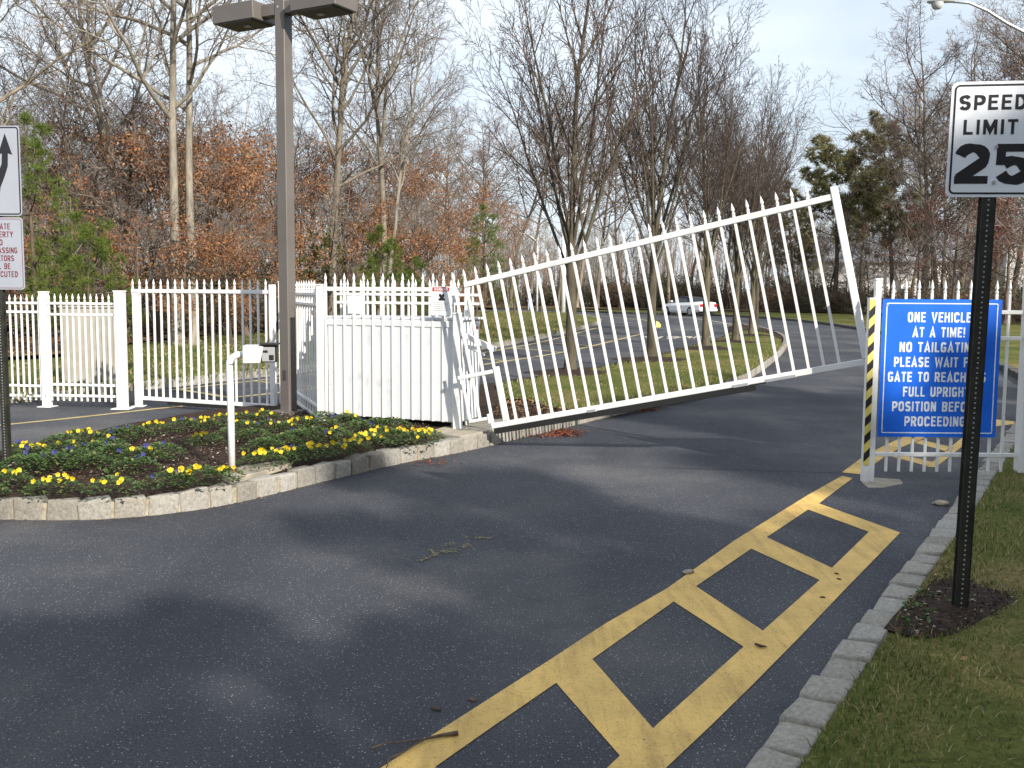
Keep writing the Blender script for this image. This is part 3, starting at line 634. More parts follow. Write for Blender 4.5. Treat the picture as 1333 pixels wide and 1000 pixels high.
# right fence with blue sign
F0 = at(1130, 627); F1 = at(1327, 612, .12)
rf = thing('picket_fence', 'white picket fence panel carrying the blue sign at the right', 'fence', F0, math.atan2(F1.y - F0.y, F1.x - F0.x))
LF = math.hypot(F1.x - F0.x, F1.y - F0.y)
for z in (.26, 1.35, 1.59): MB().box(.05, LF - .055, -.018, .018, z - .018, z + .018).build('rail', M['white'], rf, bevel=.003)
for i in range(11):
    x = .16 + i * (LF - .30) / 9.3
    if x > LF - .1: break
    picket(rf, x, .10, 1.76 - .10, .022)
fpost(rf, .018, 1.87, .055, plate=False); 
po = fpost(rf, LF + .03, 2.02, .12, plate=False)
MB().box(-.064, -.010, -.04, .03, .0, 1.715).build('half_post', M['white'], rf, bevel=.003)
hz_ = MB().box(-.068, -.012, -.046, -.0405, .16, 1.70).build('reflective_strip', M['hazard'], rf, bevel=.003)
for i in range(9):
    z = .19 + i * .165; v = [(-.0685, -.0475, z), (-.0115, -.0475, z + .06), (-.0115, -.0475, z + .14), (-.0685, -.0475, z + .08)]
    m_ = MB(); m_.add(v + [(a, -.0463, c) for a, b2, c in v], [(3, 2, 1, 0), (4, 5, 6, 7), (0, 1, 5, 4), (1, 2, 6, 5), (2, 3, 7, 6), (3, 0, 4, 7)]); m_.build('black_stripe', M['signback'], hz_)
# ------------------------------------------------------------------ lettering and signs
def arc(cx, cy, rx, ry, a0, a1, n=8): return [(cx + rx * math.cos(R(a0 + (a1 - a0) * k / n)), cy + ry * math.sin(R(a0 + (a1 - a0) * k / n))) for k in range(n + 1)]
T_ = .09                                  # half stroke, cap height is 1
def glyphs(t=T_, w=.62):
    l, r, b, u, m = t, w - t, t, 1 - t, .52; c = w / 2; q = min(.26, (w - 2 * t) / 2)
    rr = r - l; O = arc(c, u - q, rr / 2, q, 0, 180, 8) + arc(c, b + q, rr / 2, q, 180, 360, 8)
    def bowl(y0, y1): h = (y1 - y0) / 2; k = min(h, rr * .6); return [(l, y1), (r - k, y1)] + arc(r - k, y0 + h, k, h, 90, -90, 8)[1:] + [(l, y0)]
    g = {'O': (w, [O + [O[0]]]), 'I': (2 * t, [[(t, 0), (t, 1)]]), 'L': (w * .85, [[(l, 1), (l, b), (w * .85, b)]]), 'T': (w * .9, [[(0, u), (w * .9, u)], [(w * .45, 0), (w * .45, u)]]),
         'E': (w * .88, [[(w * .88, u), (l, u), (l, b), (w * .88, b)], [(l, m), (w * .8, m)]]), 'F': (w * .86, [[(w * .86, u), (l, u), (l, 0)], [(l, m), (w * .78, m)]]), 'H': (w, [[(l, 0), (l, 1)], [(r, 0), (r, 1)], [(l, m), (r, m)]]),
         'N': (w, [[(l, 0), (l, 1)], [(r, 0), (r, 1)], [(l, 1 - t * .4), (r, t * .4)]]), 'M': (w * 1.25, [[(l, 0), (l, 1)], [(w * 1.25 - t, 0), (w * 1.25 - t, 1)], [(l, 1 - t * .3), (w * .625, .22), (w * 1.25 - t, 1 - t * .3)]]),
         'V': (w * 1.08, [[(t * .8, 1), (w * .54, t * .5), (w * 1.08 - t * .8, 1)]]), 'A': (w * 1.08, [[(t * .8, 0), (w * .54, 1 - t * .5), (w * 1.08 - t * .8, 0)], [(w * .26, .28), (w * .82, .28)]]),
         'W': (w * 1.5, [[(t * .8, 1), (w * .4, t * .6), (w * .75, .85), (w * 1.1, t * .6), (w * 1.5 - t * .8, 1)]]), 'Y': (w * 1.05, [[(t * .8, 1), (w * .525, .45), (w * 1.05 - t * .8, 1)], [(w * .525, .45), (w * .525, 0)]]),
         'C': (w, [[(r, u - q * 1.0)] + arc(c, u - q, rr / 2, q, 20, 180, 7) + arc(c, b + q, rr / 2, q, 180, 340, 7) + [(r, b + q)]]),
         'G': (w, [arc(c, u - q, rr / 2, q, 15, 180, 7) + arc(c, b + q, rr / 2, q, 180, 360, 8) + [(r, .46), (c, .46)]]),
         'U': (w, [[(l, 1)] + arc(c, b + q, rr / 2, q, 180, 360, 8) + [(r, 1)]]), 'D': (w, [bowl(b, u), [(l, 0), (l, 1)]]), 'P': (w * .95, [[(l, 0), (l, 1)], bowl(.42, u)]), 'B': (w, [bowl(m, u), bowl(b, m), [(l, 0), (l, 1)]]),
         'R': (w, [[(l, 0), (l, 1)], bowl(.46, u), [(c, .46), (r + t * .2, 0)]]),
         'S': (w, [arc(c, u - .2, rr / 2, .2, 20, 180, 6) + arc(c, u - .2, rr / 2, .21, 180, 262, 5)[1:] + arc(c, b + .21, rr / 2, .21, 82, 0, 5) + arc(c, b + .21, rr / 2, .21, 0, -160, 7)[1:]]),
         '2': (w, [arc(c, u - .24, rr / 2, .24, 168, -38, 12) + [(t * .9, b + t * .2)], [(0, b), (w, b)]]),
         '5': (w, [[(w * .97, u), (l, u)], [(l, 1), (l * .9, .47)], arc(c, b + .235, rr / 2, .245, 140, -160, 14)]), '3': (w, [arc(c, u - .2, rr / 2, .2, 150, -90, 8), arc(c, b + .22, rr / 2, .22, 90, -150, 8)]),
         '!': (2 * t, [[(t, .3), (t, 1)], [(t, 0), (t, 2 * t)]]), ' ': (.34, [])}
    return g
def letters(parent, s_, size, x, y, z, m_, xs=1, bold=0, spacing=1.0, width=None, t=.085, w=.56, gap=.15):
    G_ = glyphs(t, w); adv = 0; mb = MB(); k = 0
    tot = sum(G_[c][0] for c in s_) + gap * (len(s_) - 1); sx = (width / tot) if width else size
    words = []
    for c in s_:
        cw, strokes = G_[c]
        if c == ' ': words.append(mb); mb = MB()
        for st in strokes:
            pts = [Vector(((adv + p[0]) * sx, p[1] * size)) for p in st]; pts = [p for i, p in enumerate(pts) if i == 0 or (p - pts[i - 1]).length > 1e-6]
            closed = (pts[0] - pts[-1]).length < 1e-5; n = len(pts); L_, R_ = [], []
            tx, ty = t * sx * 1.0, t * size
            for i, p in enumerate(pts):
                a = pts[i - 1] if i else (pts[-2] if closed else None); b2 = pts[i + 1] if i < n - 1 else (pts[1] if closed else None)
                d0 = (p - a).normalized() if a is not None else (b2 - p).normalized(); d1 = (b2 - p).normalized() if b2 is not None else d0
                n0 = Vector((-d0.y, d0.x)); n1 = Vector((-d1.y, d1.x)); mm = (n0 + n1); mm = mm.normalized() if mm.length > .05 else n0
                sc = 1 / max(.42, mm.dot(n0)); th = (abs(n0.x) * tx + abs(n0.y) * ty)
                L_.append(p + mm * th * sc); R_.append(p - mm * th * sc)
            yo = -.00025 * (k % 4); k += 1; n = len(pts); vs = [(p.x, yo, p.y) for p in L_] + [(p.x, yo, p.y) for p in R_] + [(p.x, yo + .0011, p.y) for p in L_] + [(p.x, yo + .0011, p.y) for p in R_]
            fs = []
            for i in range(n - 1): fs += [(i, n + i, n + i + 1, i + 1), (i, i + 1, 2 * n + i + 1, 2 * n + i), (n + i, 3 * n + i, 3 * n + i + 1, n + i + 1)]
            mb.add(vs, fs)
        adv += cw + gap
    xs_ = tot * sx / 2
    for mb in words + [mb]:
        mb.v = [(v[0] - xs_, v[1], v[2] - size / 2) for v in mb.v]; mb.build('lettering', m_, parent, (x, y, z))
def rrect(x0, x1, z0, z1, r, n=5):
    o = []
    for cx, cz, a0 in ((x1 - r, z1 - r, 0), (x0 + r, z1 - r, 90), (x0 + r, z0 + r, 180), (x1 - r, z0 + r, 270)):
        for k in range(n + 1): a = R(a0 + 90 * k / n); o.append((cx + r * math.cos(a), cz + r * math.sin(a)))
    return o
RX = Matrix.Rotation(R(90), 4, 'X')      # prism along -y
def plate(parent, name, x0, x1, z0, z1, r, y, th, m_):
    return MB().prism(rrect(x0, x1, z0, z1, r), -y - 0, -y + th, RX).build(name, m_, parent)
def ring(parent, name, x0, x1, z0, z1, r, w, y, m_):
    a = rrect(x0, x1, z0, z1, r); b_ = rrect(x0 + w, x1 - w, z0 + w, z1 - w, max(.002, r - w)); n = len(a); mb = MB()
    vs = [(x, y, z) for x, z in a] + [(x, y, z) for x, z in b_] + [(x, y + .001, z) for x, z in a] + [(x, y + .001, z) for x, z in b_]
    fs = []
    for i in range(n):
        j = (i + 1) % n; fs += [(i, j, n + j, n + i), (2 * n + i, 3 * n + i, 3 * n + j, 2 * n + j), (i, 2 * n + i, 2 * n + j, j), (n + i, n + j, 3 * n + j, 3 * n + i)]
    return mb.add(vs, fs).build(name, m_, parent)
# blue sign: hangs on the fence
bs = thing('blue_sign', 'large blue notice with pale lettering fixed to the right picket fence', 'sign', F0, rf.rotation_euler.z)
bx0, bx1, bz0, bz1 = .055, 1.150, .43, 1.705
plate(bs, 'panel', bx0, bx1, bz0, bz1, .012, -.034, .004, M['blue']); yb = -.0395
ring(bs, 'border', bx0 + .035, bx1 - .035, bz0 + .035, bz1 - .035, .015, .009, yb, M['signletter'])
lines = [('ONE VEHICLE', .58), ('AT A TIME!', .48), ('NO TAILGATING', .71), ('PLEASE WAIT FOR', .80), ('GATE TO REACH ITS', .90), ('FULL UPRIGHT', .61), ('POSITION BEFORE', .80), ('PROCEEDING', .56)]
for i, (s, w) in enumerate(lines):
    letters(bs, s, .092, (bx0 + bx1) / 2 - .022, yb, bz1 - .165 - i * .1375, M['signletter'], 1, .0035, width=w)
for x, z in ((.1, .5), (.1, 1.65), (1.11, .5), (1.11, 1.65)):
    MB().tube([(x, -.038, z), (x, -.044, z)], .009, 8).build('bolt', M['steel'], bs)
# perforated posts
def perf_post(root, h, w=.055, holes=True, m_=None, rear=True):
    mb = MB(); mb.box(-w / 2, w / 2, -.004, 0, 0, h); mb.box(-w / 2, -w / 2 + .004, .0005, .03, 0, h); mb.box(w / 2 - .004, w / 2, .0005, .03, 0, h)
    mb.box(-w / 2 - .014, -w / 2 - .0005, .027, .03, 0, h); mb.box(w / 2 + .0005, w / 2 + .014, .027, .03, 0, h)
    p = mb.build('post', m_ or M['postgreen'], root)
    if holes:
        hm = MB().tube([(0, -.0062, 0), (0, -.0042, 0)], .0048, 6).mesh('bolt_hole'); hm.materials.append(M['hole'])
        for i in range(int(h / .0254 / 1.0) - 2):
            obj('bolt_hole', hm, None, p, (0, 0, .04 + i * .0254))
    return p
ss = thing('speed_limit_sign', 'black and white speed limit 25 sign on a dark perforated post', 'sign', at(1250, 795, .12) - Vector((0, 0, .125)), R(-22))
ss.rotation_euler = (R(0.2), R(0.9), R(-13))
perf_post(ss, 2.76)
sx0, sx1 = -.205, .245
plate(ss, 'plate', sx0, sx1, 2.237, 2.798, .03, -.008, .003, M['signgrey']); ys = -.0125
ring(ss, 'border', sx0 + .014, sx1 - .014, 2.251, 2.784, .026, .009, ys, M['signback'])
scx = (sx0 + sx1) / 2
letters(ss, 'SPEED', .072, scx - .032, ys, 2.697, M['signback'], t=.088, w=.66, gap=.22, width=.305)
letters(ss, 'LIMIT', .072, scx - .036, ys, 2.578, M['signback'], t=.088, w=.66, gap=.22, width=.247)
letters(ss, '25', .193, scx - .016, ys, 2.399, M['signback'], t=.098, w=.74, gap=.17, width=.345)
for z in (2.481, 2.309): MB().tube([(scx - .005, -.0125, z), (scx - .005, -.019, z)], .009, 10).build('bolt', M['steel'], ss)
# left signs
ls = thing('road_sign', 'keep-right arrow sign above a private property notice on a post at the left edge', 'sign', at(8, 612, .14) - Vector((0, 0, .105)), R(-4))
perf_post(ls, 3.0, .055, holes=True)
lx0, lx1 = -.195, .245
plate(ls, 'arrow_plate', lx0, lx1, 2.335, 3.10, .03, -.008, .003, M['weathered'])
ring(ls, 'border', lx0 + .01, lx1 - .01, 2.345, 3.09, .026, .011, ys, M['signback'])
arr = [(.115, 3.035), (.175, 2.855), (.137, 2.868), (.132, 2.76), (.10, 2.67), (.06, 2.58), (.045, 2.50), (.045, 2.42), (-.015, 2.42), (-.015, 2.51), (.0, 2.60), (.045, 2.70), (.078, 2.78), (.084, 2.868), (.048, 2.855)]
MB().prism(arr, -ys, -ys + .0015, RX).build('arrow', M['signback'], ls)
MB().prism([(-.19, 2.42), (-.13, 2.42), (-.13, 2.5), (-.075, 2.62), (-.03, 2.72), (-.03, 2.74), (-.07, 2.73), (-.13, 2.62), (-.19, 2.5)], -ys, -ys + .0015, RX).build('divider_symbol', M['signback'], ls)
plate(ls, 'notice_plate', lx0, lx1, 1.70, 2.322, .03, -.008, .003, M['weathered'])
ring(ls, 'border', lx0 + .012, lx1 - .012, 1.712, 2.31, .026, .004, ys, M['signred'])
lcx = (lx0 + lx1) / 2
for i, (s, w) in enumerate([('PRIVATE', .21), ('PROPERTY', .26), ('NO', .065), ('TRESPASSING', .325), ('VIOLATORS', .26), ('WILL BE', .19), ('PROSECUTED', .32)]):
    letters(ls, s, .050, lcx, ys, 2.245 - i * .0685 - (0), M['signred'], t=.07, width=w)
for z in (2.29, 1.735): MB().tube([(0, -.0125, z), (0, -.018, z)], .008, 8).build('bolt', M['steel'], ls)
# warning sign on the pickets
wsn = thing('warning_sign', 'small white warning sign with red header on the pickets by the gate hinge', 'sign', BL0 + G * 1.60 + Vector((0, 0, 1.33)), brz)
plate(wsn, 'plate', -.14, .115, 0, .33, .008, -.105, .003, M['signwhite']); yw = -.1095
MB().box(-.12, .095, yw, yw + .001, .275, .32).build('header', M['red'], wsn)
letters(wsn, 'WARNING', .028, -.012, yw - .0005, .298, M['signwhite'], 1, .0008, width=.17)
MB().prism([(-.035, .17), (.035, .17), (.045, .185), (.02, .2), (.035, .235), (.02, .25), (0, .232), (-.02, .252), (-.04, .235), (-.02, .2), (-.045, .187)], -yw, -yw + .001, RX).build('symbol', M['signback'], wsn)
for i in range(5): MB().box(-.11 + .012 * (i % 2), .09 - .01 * (i % 3), yw, yw + .001, .14 - i * .022, .146 - i * .022).build('text_line', M['hole'], wsn)
letters(sb, '3', .07, .01, -.0605, .16, M['signback'], 1, .002)
# ------------------------------------------------------------------ lamp post
lb = at(376, 537, .16); LH = 5.27
lp = thing('lamp_post', 'tall square brown lamp post with two shoebox heads in the flower bed', 'lamp post', lb, R(-29))
MB().box(-.078, .078, -.078, .078, .0, LH).build('pole', M['lampbrown'], lp, bevel=.008)
MB().box(-.083, .083, -.083, .083, LH + .0005, LH + .02).build('pole_cap', M['lampbrown'], lp, bevel=.006)
MB().box(-.17, .17, -.17, .17, -.03, .03).build('base_cover', M['lampbrown'], lp, bevel=.012)
MB().prism(rrect(-.025, .03, .42, .56, .026), .0785, .082, RX).build('hand_hole_cover', M['lampdark'], lp)
MB().tube([(-.02, -.0785, LH - .16), (-.02, -.083, LH - .16)], .014, 8).build('bolt', M['steel'], lp)
for sgn in (-1, 1):
    a0, a1 = (.079, .30)
    xs_ = sorted((sgn * a0, sgn * a1)); MB().box(xs_[0], xs_[1], -.07, .07, LH - .25, LH - .10).build('arm', M['lampbrown'], lp, bevel=.006)
    x0, x1 = .301, 1.0; hd = MB(); yh = .23; zt, zb_ = LH - .07, LH - .29
    vs = [(sgn * x, y * (1 if z == 1 else .94), zt if z else zb_) for z in (0, 1) for x, y in ((x0, -yh), (x1, -yh), (x1, yh), (x0, yh))]
    hd.add(vs, [(0, 3, 2, 1), (4, 5, 6, 7), (0, 1, 5, 4), (1, 2, 6, 5), (2, 3, 7, 6), (3, 0, 4, 7)])
    me = hd.mesh('lamp_head', .008); bm = bmesh.new(); bm.from_mesh(me); bmesh.ops.recalc_face_normals(bm, faces=bm.faces); bm.to_mesh(me); bm.free()
    h = obj('lamp_head', me, M['lampbrown'], lp)
    xs_ = sorted((sgn * .36, sgn * .94)); MB().box(xs_[0], xs_[1], -.20, .20, zb_ - .012, zb_ - .0005).build('lens', M['lampdark'], h)
    MB().box(sgn * .6 - .04, sgn * .6 + .04, -.03, .03, zb_ - .03, zb_ - .0125).build('bulb', M['haze_glass'], h)
# ------------------------------------------------------------------ card reader post
pr = thing('card_reader', 'white gooseneck card reader post standing on a concrete pad in the flower bed', 'card reader', at(302, 613, .17), R(8))
mb = MB(); pts = [(0, 0, 0), (0, 0, .5), (-.005, 0, .93)]
for k in range(7): a = R(90 * k / 6); pts.append((.10 - .105 * math.cos(a), 0, .93 + .09 * math.sin(a)))
pts.append((.16, 0, 1.02)); mb.tube(pts, .030, 12); mb.build('pole', M['white'], pr, smooth=True)
MB().tube([(0, 0, 0), (0, 0, .015)], .055, 12).build('rusty_base', M['rust'], pr)
mb = MB(); mb.prism([(.12, .95), (.265, .95), (.295, 1.10), (.12, 1.10)], -.10, .10, RX); mb.build('housing', M['white'], pr, bevel=.006)
hd = MB(); hd.add([(.2665, -.13, .945), (.36, -.02, .945), (.36, .12, .945), (.2665, .10, .945), (.2965, -.13, 1.105), (.39, -.02, 1.105), (.39, .12, 1.105), (.2965, .10, 1.105)], [(0, 3, 2, 1), (4, 5, 6, 7), (0, 1, 5, 4), (1, 2, 6, 5), (2, 3, 7, 6), (3, 0, 4, 7)])
hd = MB().box(.268, .40, -.085, .10, .955, 1.10); hd.build('reader_head', M['black'], pr, bevel=.004)
MB().box(.282, .39, -.089, -.0855, .965, 1.088).build('reader_plate', M['steel'], pr)
MB().box(.29, .33, -.093, -.0895, 1.04, 1.06).build('card_slot', M['black'], pr); MB().box(.34, .38, -.093, -.0895, .975, 1.02).build('keypad', M['black'], pr)
MB().box(.262, .42, -.12, .11, 1.1055, 1.116).build('hood', M['black'], pr)
# ------------------------------------------------------------------ street lights far away
def cobra(label, base, h, arm_, side, r=.09, ryaw=0):
    root = thing('street_light', label, 'street light', base, ryaw, None)
    MB().tube([(0, 0, 0), (0, 0, h)], [r, r * .75], 10).build('pole', M['white'], root, smooth=True)
    pts = [(0, 0, h - .35)] + [(side * arm_ * f, 0, h - .35 + g) for f, g in ((.25, .25), (.5, .5), (.75, .68), (1, .72))]
    MB().tube(pts, [.05, .045, .04, .035, .03], 8).build('arm', M['steel'], root, smooth=True)
    hx = side * arm_; z = h + .37
    hd = MB(); hd.tube([(hx - side * .05, 0, z), (hx + side * .1, 0, z + .02), (hx + side * .35, 0, z), (hx + side * .55, 0, z - .01), (hx + side * .68, 0, z - .01)], [.05, .09, .14, .12, .03], 10); me = hd.mesh('lamp_head', smooth=True)
    for v in me.vertices: v.co.z = z + (v.co.z - z) * .5
    h_ = obj('lamp_head', me, M['steel'], root)
    ln = MB(); ln.lathe([(0, -.13), (.08, -.11), (.12, -.05), (.125, 0)], 12, (hx + side * .38, 0, z - .04)); ln.build('lens', M['haze_glass'], h_, smooth=True)
    return root
cobra('white cobra-head street light behind the person, arm pointing left', at(699, 405.5), 6.4, 1.1, -1, .1)
cobra('thick white street light pole behind the nearest lawn tree', at(733, 409), 7.6, 1.0, 1, .19)
# upper right lamp: pole stands beyond the right edge
lr = Vector((14.2, 24.0, .12)); th_ = thing('street_light', 'cobra-head street light arching in from the top right corner', 'street light', lr)
def atR(px_, py_, D): d = ray(px_, py_); return Vector((0, 0, CAM_H)) + d * (D / d.y)
P = [atR(1237, 2, 24) , atR(1262, 4, 24), atR(1285, 14, 24), atR(1310, 30, 24), atR(1345, 48, 24), atR(1400, 78, 24)]
loc = lambda p: p - lr
MB().tube([(0, 0, 0), (0, 0, 7.0)], [.11, .08], 12).build('pole', M['steel'], th_, smooth=True)
top = Vector((0, 0, 6.95))
MB().tube([loc(p) for p in P] + [top], [.03, .032, .035, .038, .042, .045, .05], 10).build('arm', M['steel'], th_, smooth=True)
hp = loc(P[0]); hd = MB().tube([hp + Vector((.1, 0, 0)), hp + Vector((-.08, 0, .03)), hp + Vector((-.30, 0, .02)), hp + Vector((-.46, 0, .0)), hp + Vector((-.54, 0, -.02))], [.05, .09, .13, .10, .03], 12)
me = hd.mesh('lamp_head', smooth=True)
for v in me.vertices: v.co.z = hp.z + (v.co.z - hp.z) * .55
h_ = obj('lamp_head', me, M['steel'], th_)
MB().lathe([(0, -.16), (.08, -.14), (.13, -.07), (.14, 0)], 14, (hp.x - .30, hp.y, hp.z - .03)).build('lens', M['haze_glass'], h_, smooth=True)

# ------------------------------------------------------------------ car
def wheel(parent, x, y, r=.33):
    w = MB().tube([(x, y - .11, r), (x, y + .11, r)], r, 18).build('wheel', M['tyre'], parent)
    s = 1 if y > 0 else -1
    MB().tube([(x, y + s * .112, r), (x, y + s * .122, r)], r * .66, 14).build('rim', M['steel'], w); return w
car = thing('parked_car', 'white convertible with black soft top on the far side of the road', 'car', at(899, 411.5) + Vector((0, 1.2, 0)), R(119)); car.scale = (1.06,) * 3
# body lofted along x (front +x)
st = [(-2.25, .42, .80, .62), (-2.18, .32, .98, .78), (-1.7, .26, 1.02, .86), (-1.0, .22, .98, .89), (0, .22, .95, .90), (.9, .22, .93, .89), (1.6, .24, .84, .86), (2.05, .30, .72, .78), (2.25, .38, .60, .62)]
vs = []; fs = []
for x, z0, z1, w in st:
    vs += [(x, -w * .92, z0), (x, -w, z0 + .15), (x, -w, z1 - .22), (x, -w * .88, z1 - .02), (x, 0, z1 + .03), (x, w * .88, z1 - .02), (x, w, z1 - .22), (x, w, z0 + .15), (x, w * .92, z0)]
n = 9
for i in range(len(st) - 1):
    for k in range(n): a = i * n + k; b2 = i * n + (k + 1) % n; fs.append((a, b2, b2 + n, a + n))
fs += [tuple(range(n))[::-1], tuple(range((len(st) - 1) * n, len(st) * n))]
body = MB().add(vs, fs).build('body', M['carpaint'], car, smooth=False, bevel=0)
bmm = bmesh.new(); bmm.from_mesh(body.data); bmesh.ops.recalc_face_normals(bmm, faces=bmm.faces); bmm.to_mesh(body.data); bmm.free()
MB().add([(-1.35, -.68, .99), (-.75, -.60, 1.34), (.05, -.60, 1.38), (.45, -.66, 1.30), (-1.35, .68, .99), (-.75, .60, 1.34), (.05, .60, 1.38), (.45, .66, 1.30), (.45, -.70, 1.24), (.45, .70, 1.24), (-1.1, -.76, .97), (-1.1, .76, .97)],
         [(0, 1, 5, 4), (1, 2, 6, 5), (2, 3, 7, 6), (10, 8, 3, 2, 1, 0), (11, 4, 5, 6, 7, 9), (3, 8, 9, 7)]).build('soft_top', M['soft'], car)
MB().add([(.50, -.62, 1.28), (.50, .62, 1.28), (1.15, .72, .93), (1.15, -.72, .93)], [(0, 1, 2, 3)]).build('windscreen', M['glass'], car)
for s in (-1, 1):
    MB().add([(-.9, s * .775, .97), (.9, s * .79, .95), (.46, s * .70, 1.235), (-.75, s * .70, 1.235)], [(0, 1, 2, 3)]).build('side_window', M['glass'], car)
    MB().box(.62, .78, min(s * .88, s * 1.04), max(s * .88, s * 1.04), .98, 1.08).build('mirror', M['carpaint'], car, bevel=.02)
    MB().box(-2.27, -2.16, min(s * .48, s * .74), max(s * .48, s * .74), .66, .86).build('tail_light', M['tail'], car, bevel=.02)
    wheel(car, 1.38, s * .80); wheel(car, -1.32, s * .80)
    mb = MB()
MB().box(-1.30, -1.02, -.5, .5, 1.03, 1.14).build('rear_window', M['glass'], car)
MB().box(-2.275, -2.255, -.16, .16, .52, .62).build('number_plate', M['signwhite'], car)
MB().box(-2.30, -2.12, -.80, .80, .36, .52).build('bumper', M['carpaint'], car, bevel=.03)
MB().box(-2.1, 2.0, -.72, .72, .17, .225).build('underbody', M['black'], car)
# ------------------------------------------------------------------ person
def skin_mesh(name, verts, edges, rad, sub=2):
    me = bpy.data.meshes.new(name); me.from_pydata(verts, edges, []); o = bpy.data.objects.new(name, me); col.objects.link(o)
    m_ = o.modifiers.new('s', 'SKIN'); 
    for i, r_ in enumerate(rad): me.skin_vertices[0].data[i].radius = r_ if isinstance(r_, tuple) else (r_, r_)
    me.skin_vertices[0].data[0].use_root = True
    o.modifiers.new('d', 'SUBSURF').levels = sub; bpy.context.view_layer.update()
    r_ = bpy.data.meshes.new_from_object(o.evaluated_get(bpy.context.evaluated_depsgraph_get())); bpy.data.objects.remove(o); r_.name = name; r_.polygons.foreach_set('use_smooth', [True] * len(r_.polygons)); return r_
per = thing('person', 'person in white cap, dark jacket and pale jeans standing on the far lawn', 'person', at(690, 405.5, .12), R(20))
V_ = [(0, 0, .93), (0, 0, 1.12), (0, .01, 1.36), (0, 0, 1.47), (0, -.01, 1.56), (0, -.02, 1.66), (0, -.01, 1.73),
      (.19, 0, 1.40), (.25, .02, 1.14), (.24, -.05, .90), (.24, -.08, .80), (-.19, 0, 1.40), (-.25, .02, 1.14), (-.24, -.05, .90), (-.24, -.08, .80),
      (.10, 0, .86), (.12, -.01, .48), (.13, .02, .08), (.13, -.13, .04), (-.10, 0, .86), (-.12, -.01, .48), (-.13, .02, .08), (-.13, -.13, .04)]
E_ = [(0, 1), (1, 2), (2, 3), (3, 4), (4, 5), (5, 6), (2, 7), (7, 8), (8, 9), (9, 10), (2, 11), (11, 12), (12, 13), (13, 14), (0, 15), (15, 16), (16, 17), (17, 18), (0, 19), (19, 20), (20, 21), (21, 22)]
r_ = [(.16, .11), (.15, .10), (.17, .11), .065, .07, .10, .07, .06, .05, .04, .035, .06, .05, .04, .035, .09, .065, .05, .04, .09, .065, .05, .04]
obj('body', skin_mesh('body', V_, E_, r_), M['skin'], per)
obj('jacket', skin_mesh('jacket', [V_[0], V_[1], V_[2], (0, 0, 1.46), V_[7], V_[8], V_[9], V_[11], V_[12], V_[13]], [(0, 1), (1, 2), (2, 3), (2, 4), (4, 5), (5, 6), (2, 7), (7, 8), (8, 9)], [(.19, .14), (.18, .13), (.21, .14), .08, .085, .075, .06, .085, .075, .06]), M['jacket'], per)
obj('jeans', skin_mesh('jeans', [(0, 0, .93), V_[15], V_[16], (.13, .02, .12), V_[19], V_[20], (-.13, .02, .12)], [(0, 1), (1, 2), (2, 3), (0, 4), (4, 5), (5, 6)], [(.17, .13), .115, .085, .075, .115, .085, .075]), M['jeans'], per)
mb = MB(); mb.lathe([(.125, 1.66), (.128, 1.72), (.10, 1.79), (.04, 1.82), (0, 1.825)], 12, (0, -.01, 0)); mb.box(-.08, .08, -.22, -.10, 1.665, 1.68); mb.build('cap', M['cap'], per, smooth=True)
for s in (-1, 1): MB().box(s * .13 - .05, s * .13 + .05, -.18, .08, 0, .09).build('shoe', M['signback'], per, bevel=.02)
# ------------------------------------------------------------------ far houses
def house(label, x, y, w, d, h, rh, rz, chim=True):
    root = thing('house', label, 'house', (x, y, .1), rz)
    wl0 = MB().prism([(-w / 2, 0), (w / 2, 0), (w / 2, h), (-w / 2, h)], -d / 2, d / 2, RX); wl0.build('wall', M['siding'], root)
    for s in (-1, 1): MB().add([(s * w / 2, -d / 2, h), (s * w / 2, d / 2, h), (s * w / 2, 0, h + rh)], [(0, 1, 2)]).build('gable', M['siding'], root)
    rf_ = MB()
    for s in (-1, 1):
        rf_.add([(-w / 2 - .4, s * (d / 2 + .4), h - .15), (w / 2 + .4, s * (d / 2 + .4), h - .15), (w / 2 + .4, 0, h + rh + .05), (-w / 2 - .4, 0, h + rh + .05), (-w / 2 - .4, s * (d / 2 + .4), h - .02), (w / 2 + .4, s * (d / 2 + .4), h - .02), (w / 2 + .4, 0, h + rh + .2), (-w / 2 - .4, 0, h + rh + .2)], [(0, 1, 2, 3), (4, 5, 6, 7), (0, 1, 5, 4), (1, 2, 6, 5), (0, 3, 7, 4)])
    rf_.build('roof', M['roof'], root)
    nwin = int(w / 2.6)
    for fl in range(max(1, int(h / 2.8))):
        for i in range(nwin):
            xx = -w / 2 + (i + .5) * w / nwin; z = 1.0 + fl * 2.7
            f = MB().box(xx - .55, xx + .55, -d / 2 - .06, -d / 2 - .002, z, z + 1.3).build('window', M['siding'], root)
            for q in (-1, 1): MB().box(xx + q * .24 - .2, xx + q * .24 + .2, -d / 2 - .07, -d / 2 - .0605, z + .1, z + 1.2).build('pane', M['glass'], f)
    return root
house('long white house behind the bare trees right of the tilted gate', 40, 108, 17, 9, 5.0, 2.6, R(-12))
house('white gabled house half hidden behind trees at the far right edge', 52, 98, 8, 8, 5.6, 3.0, R(70))
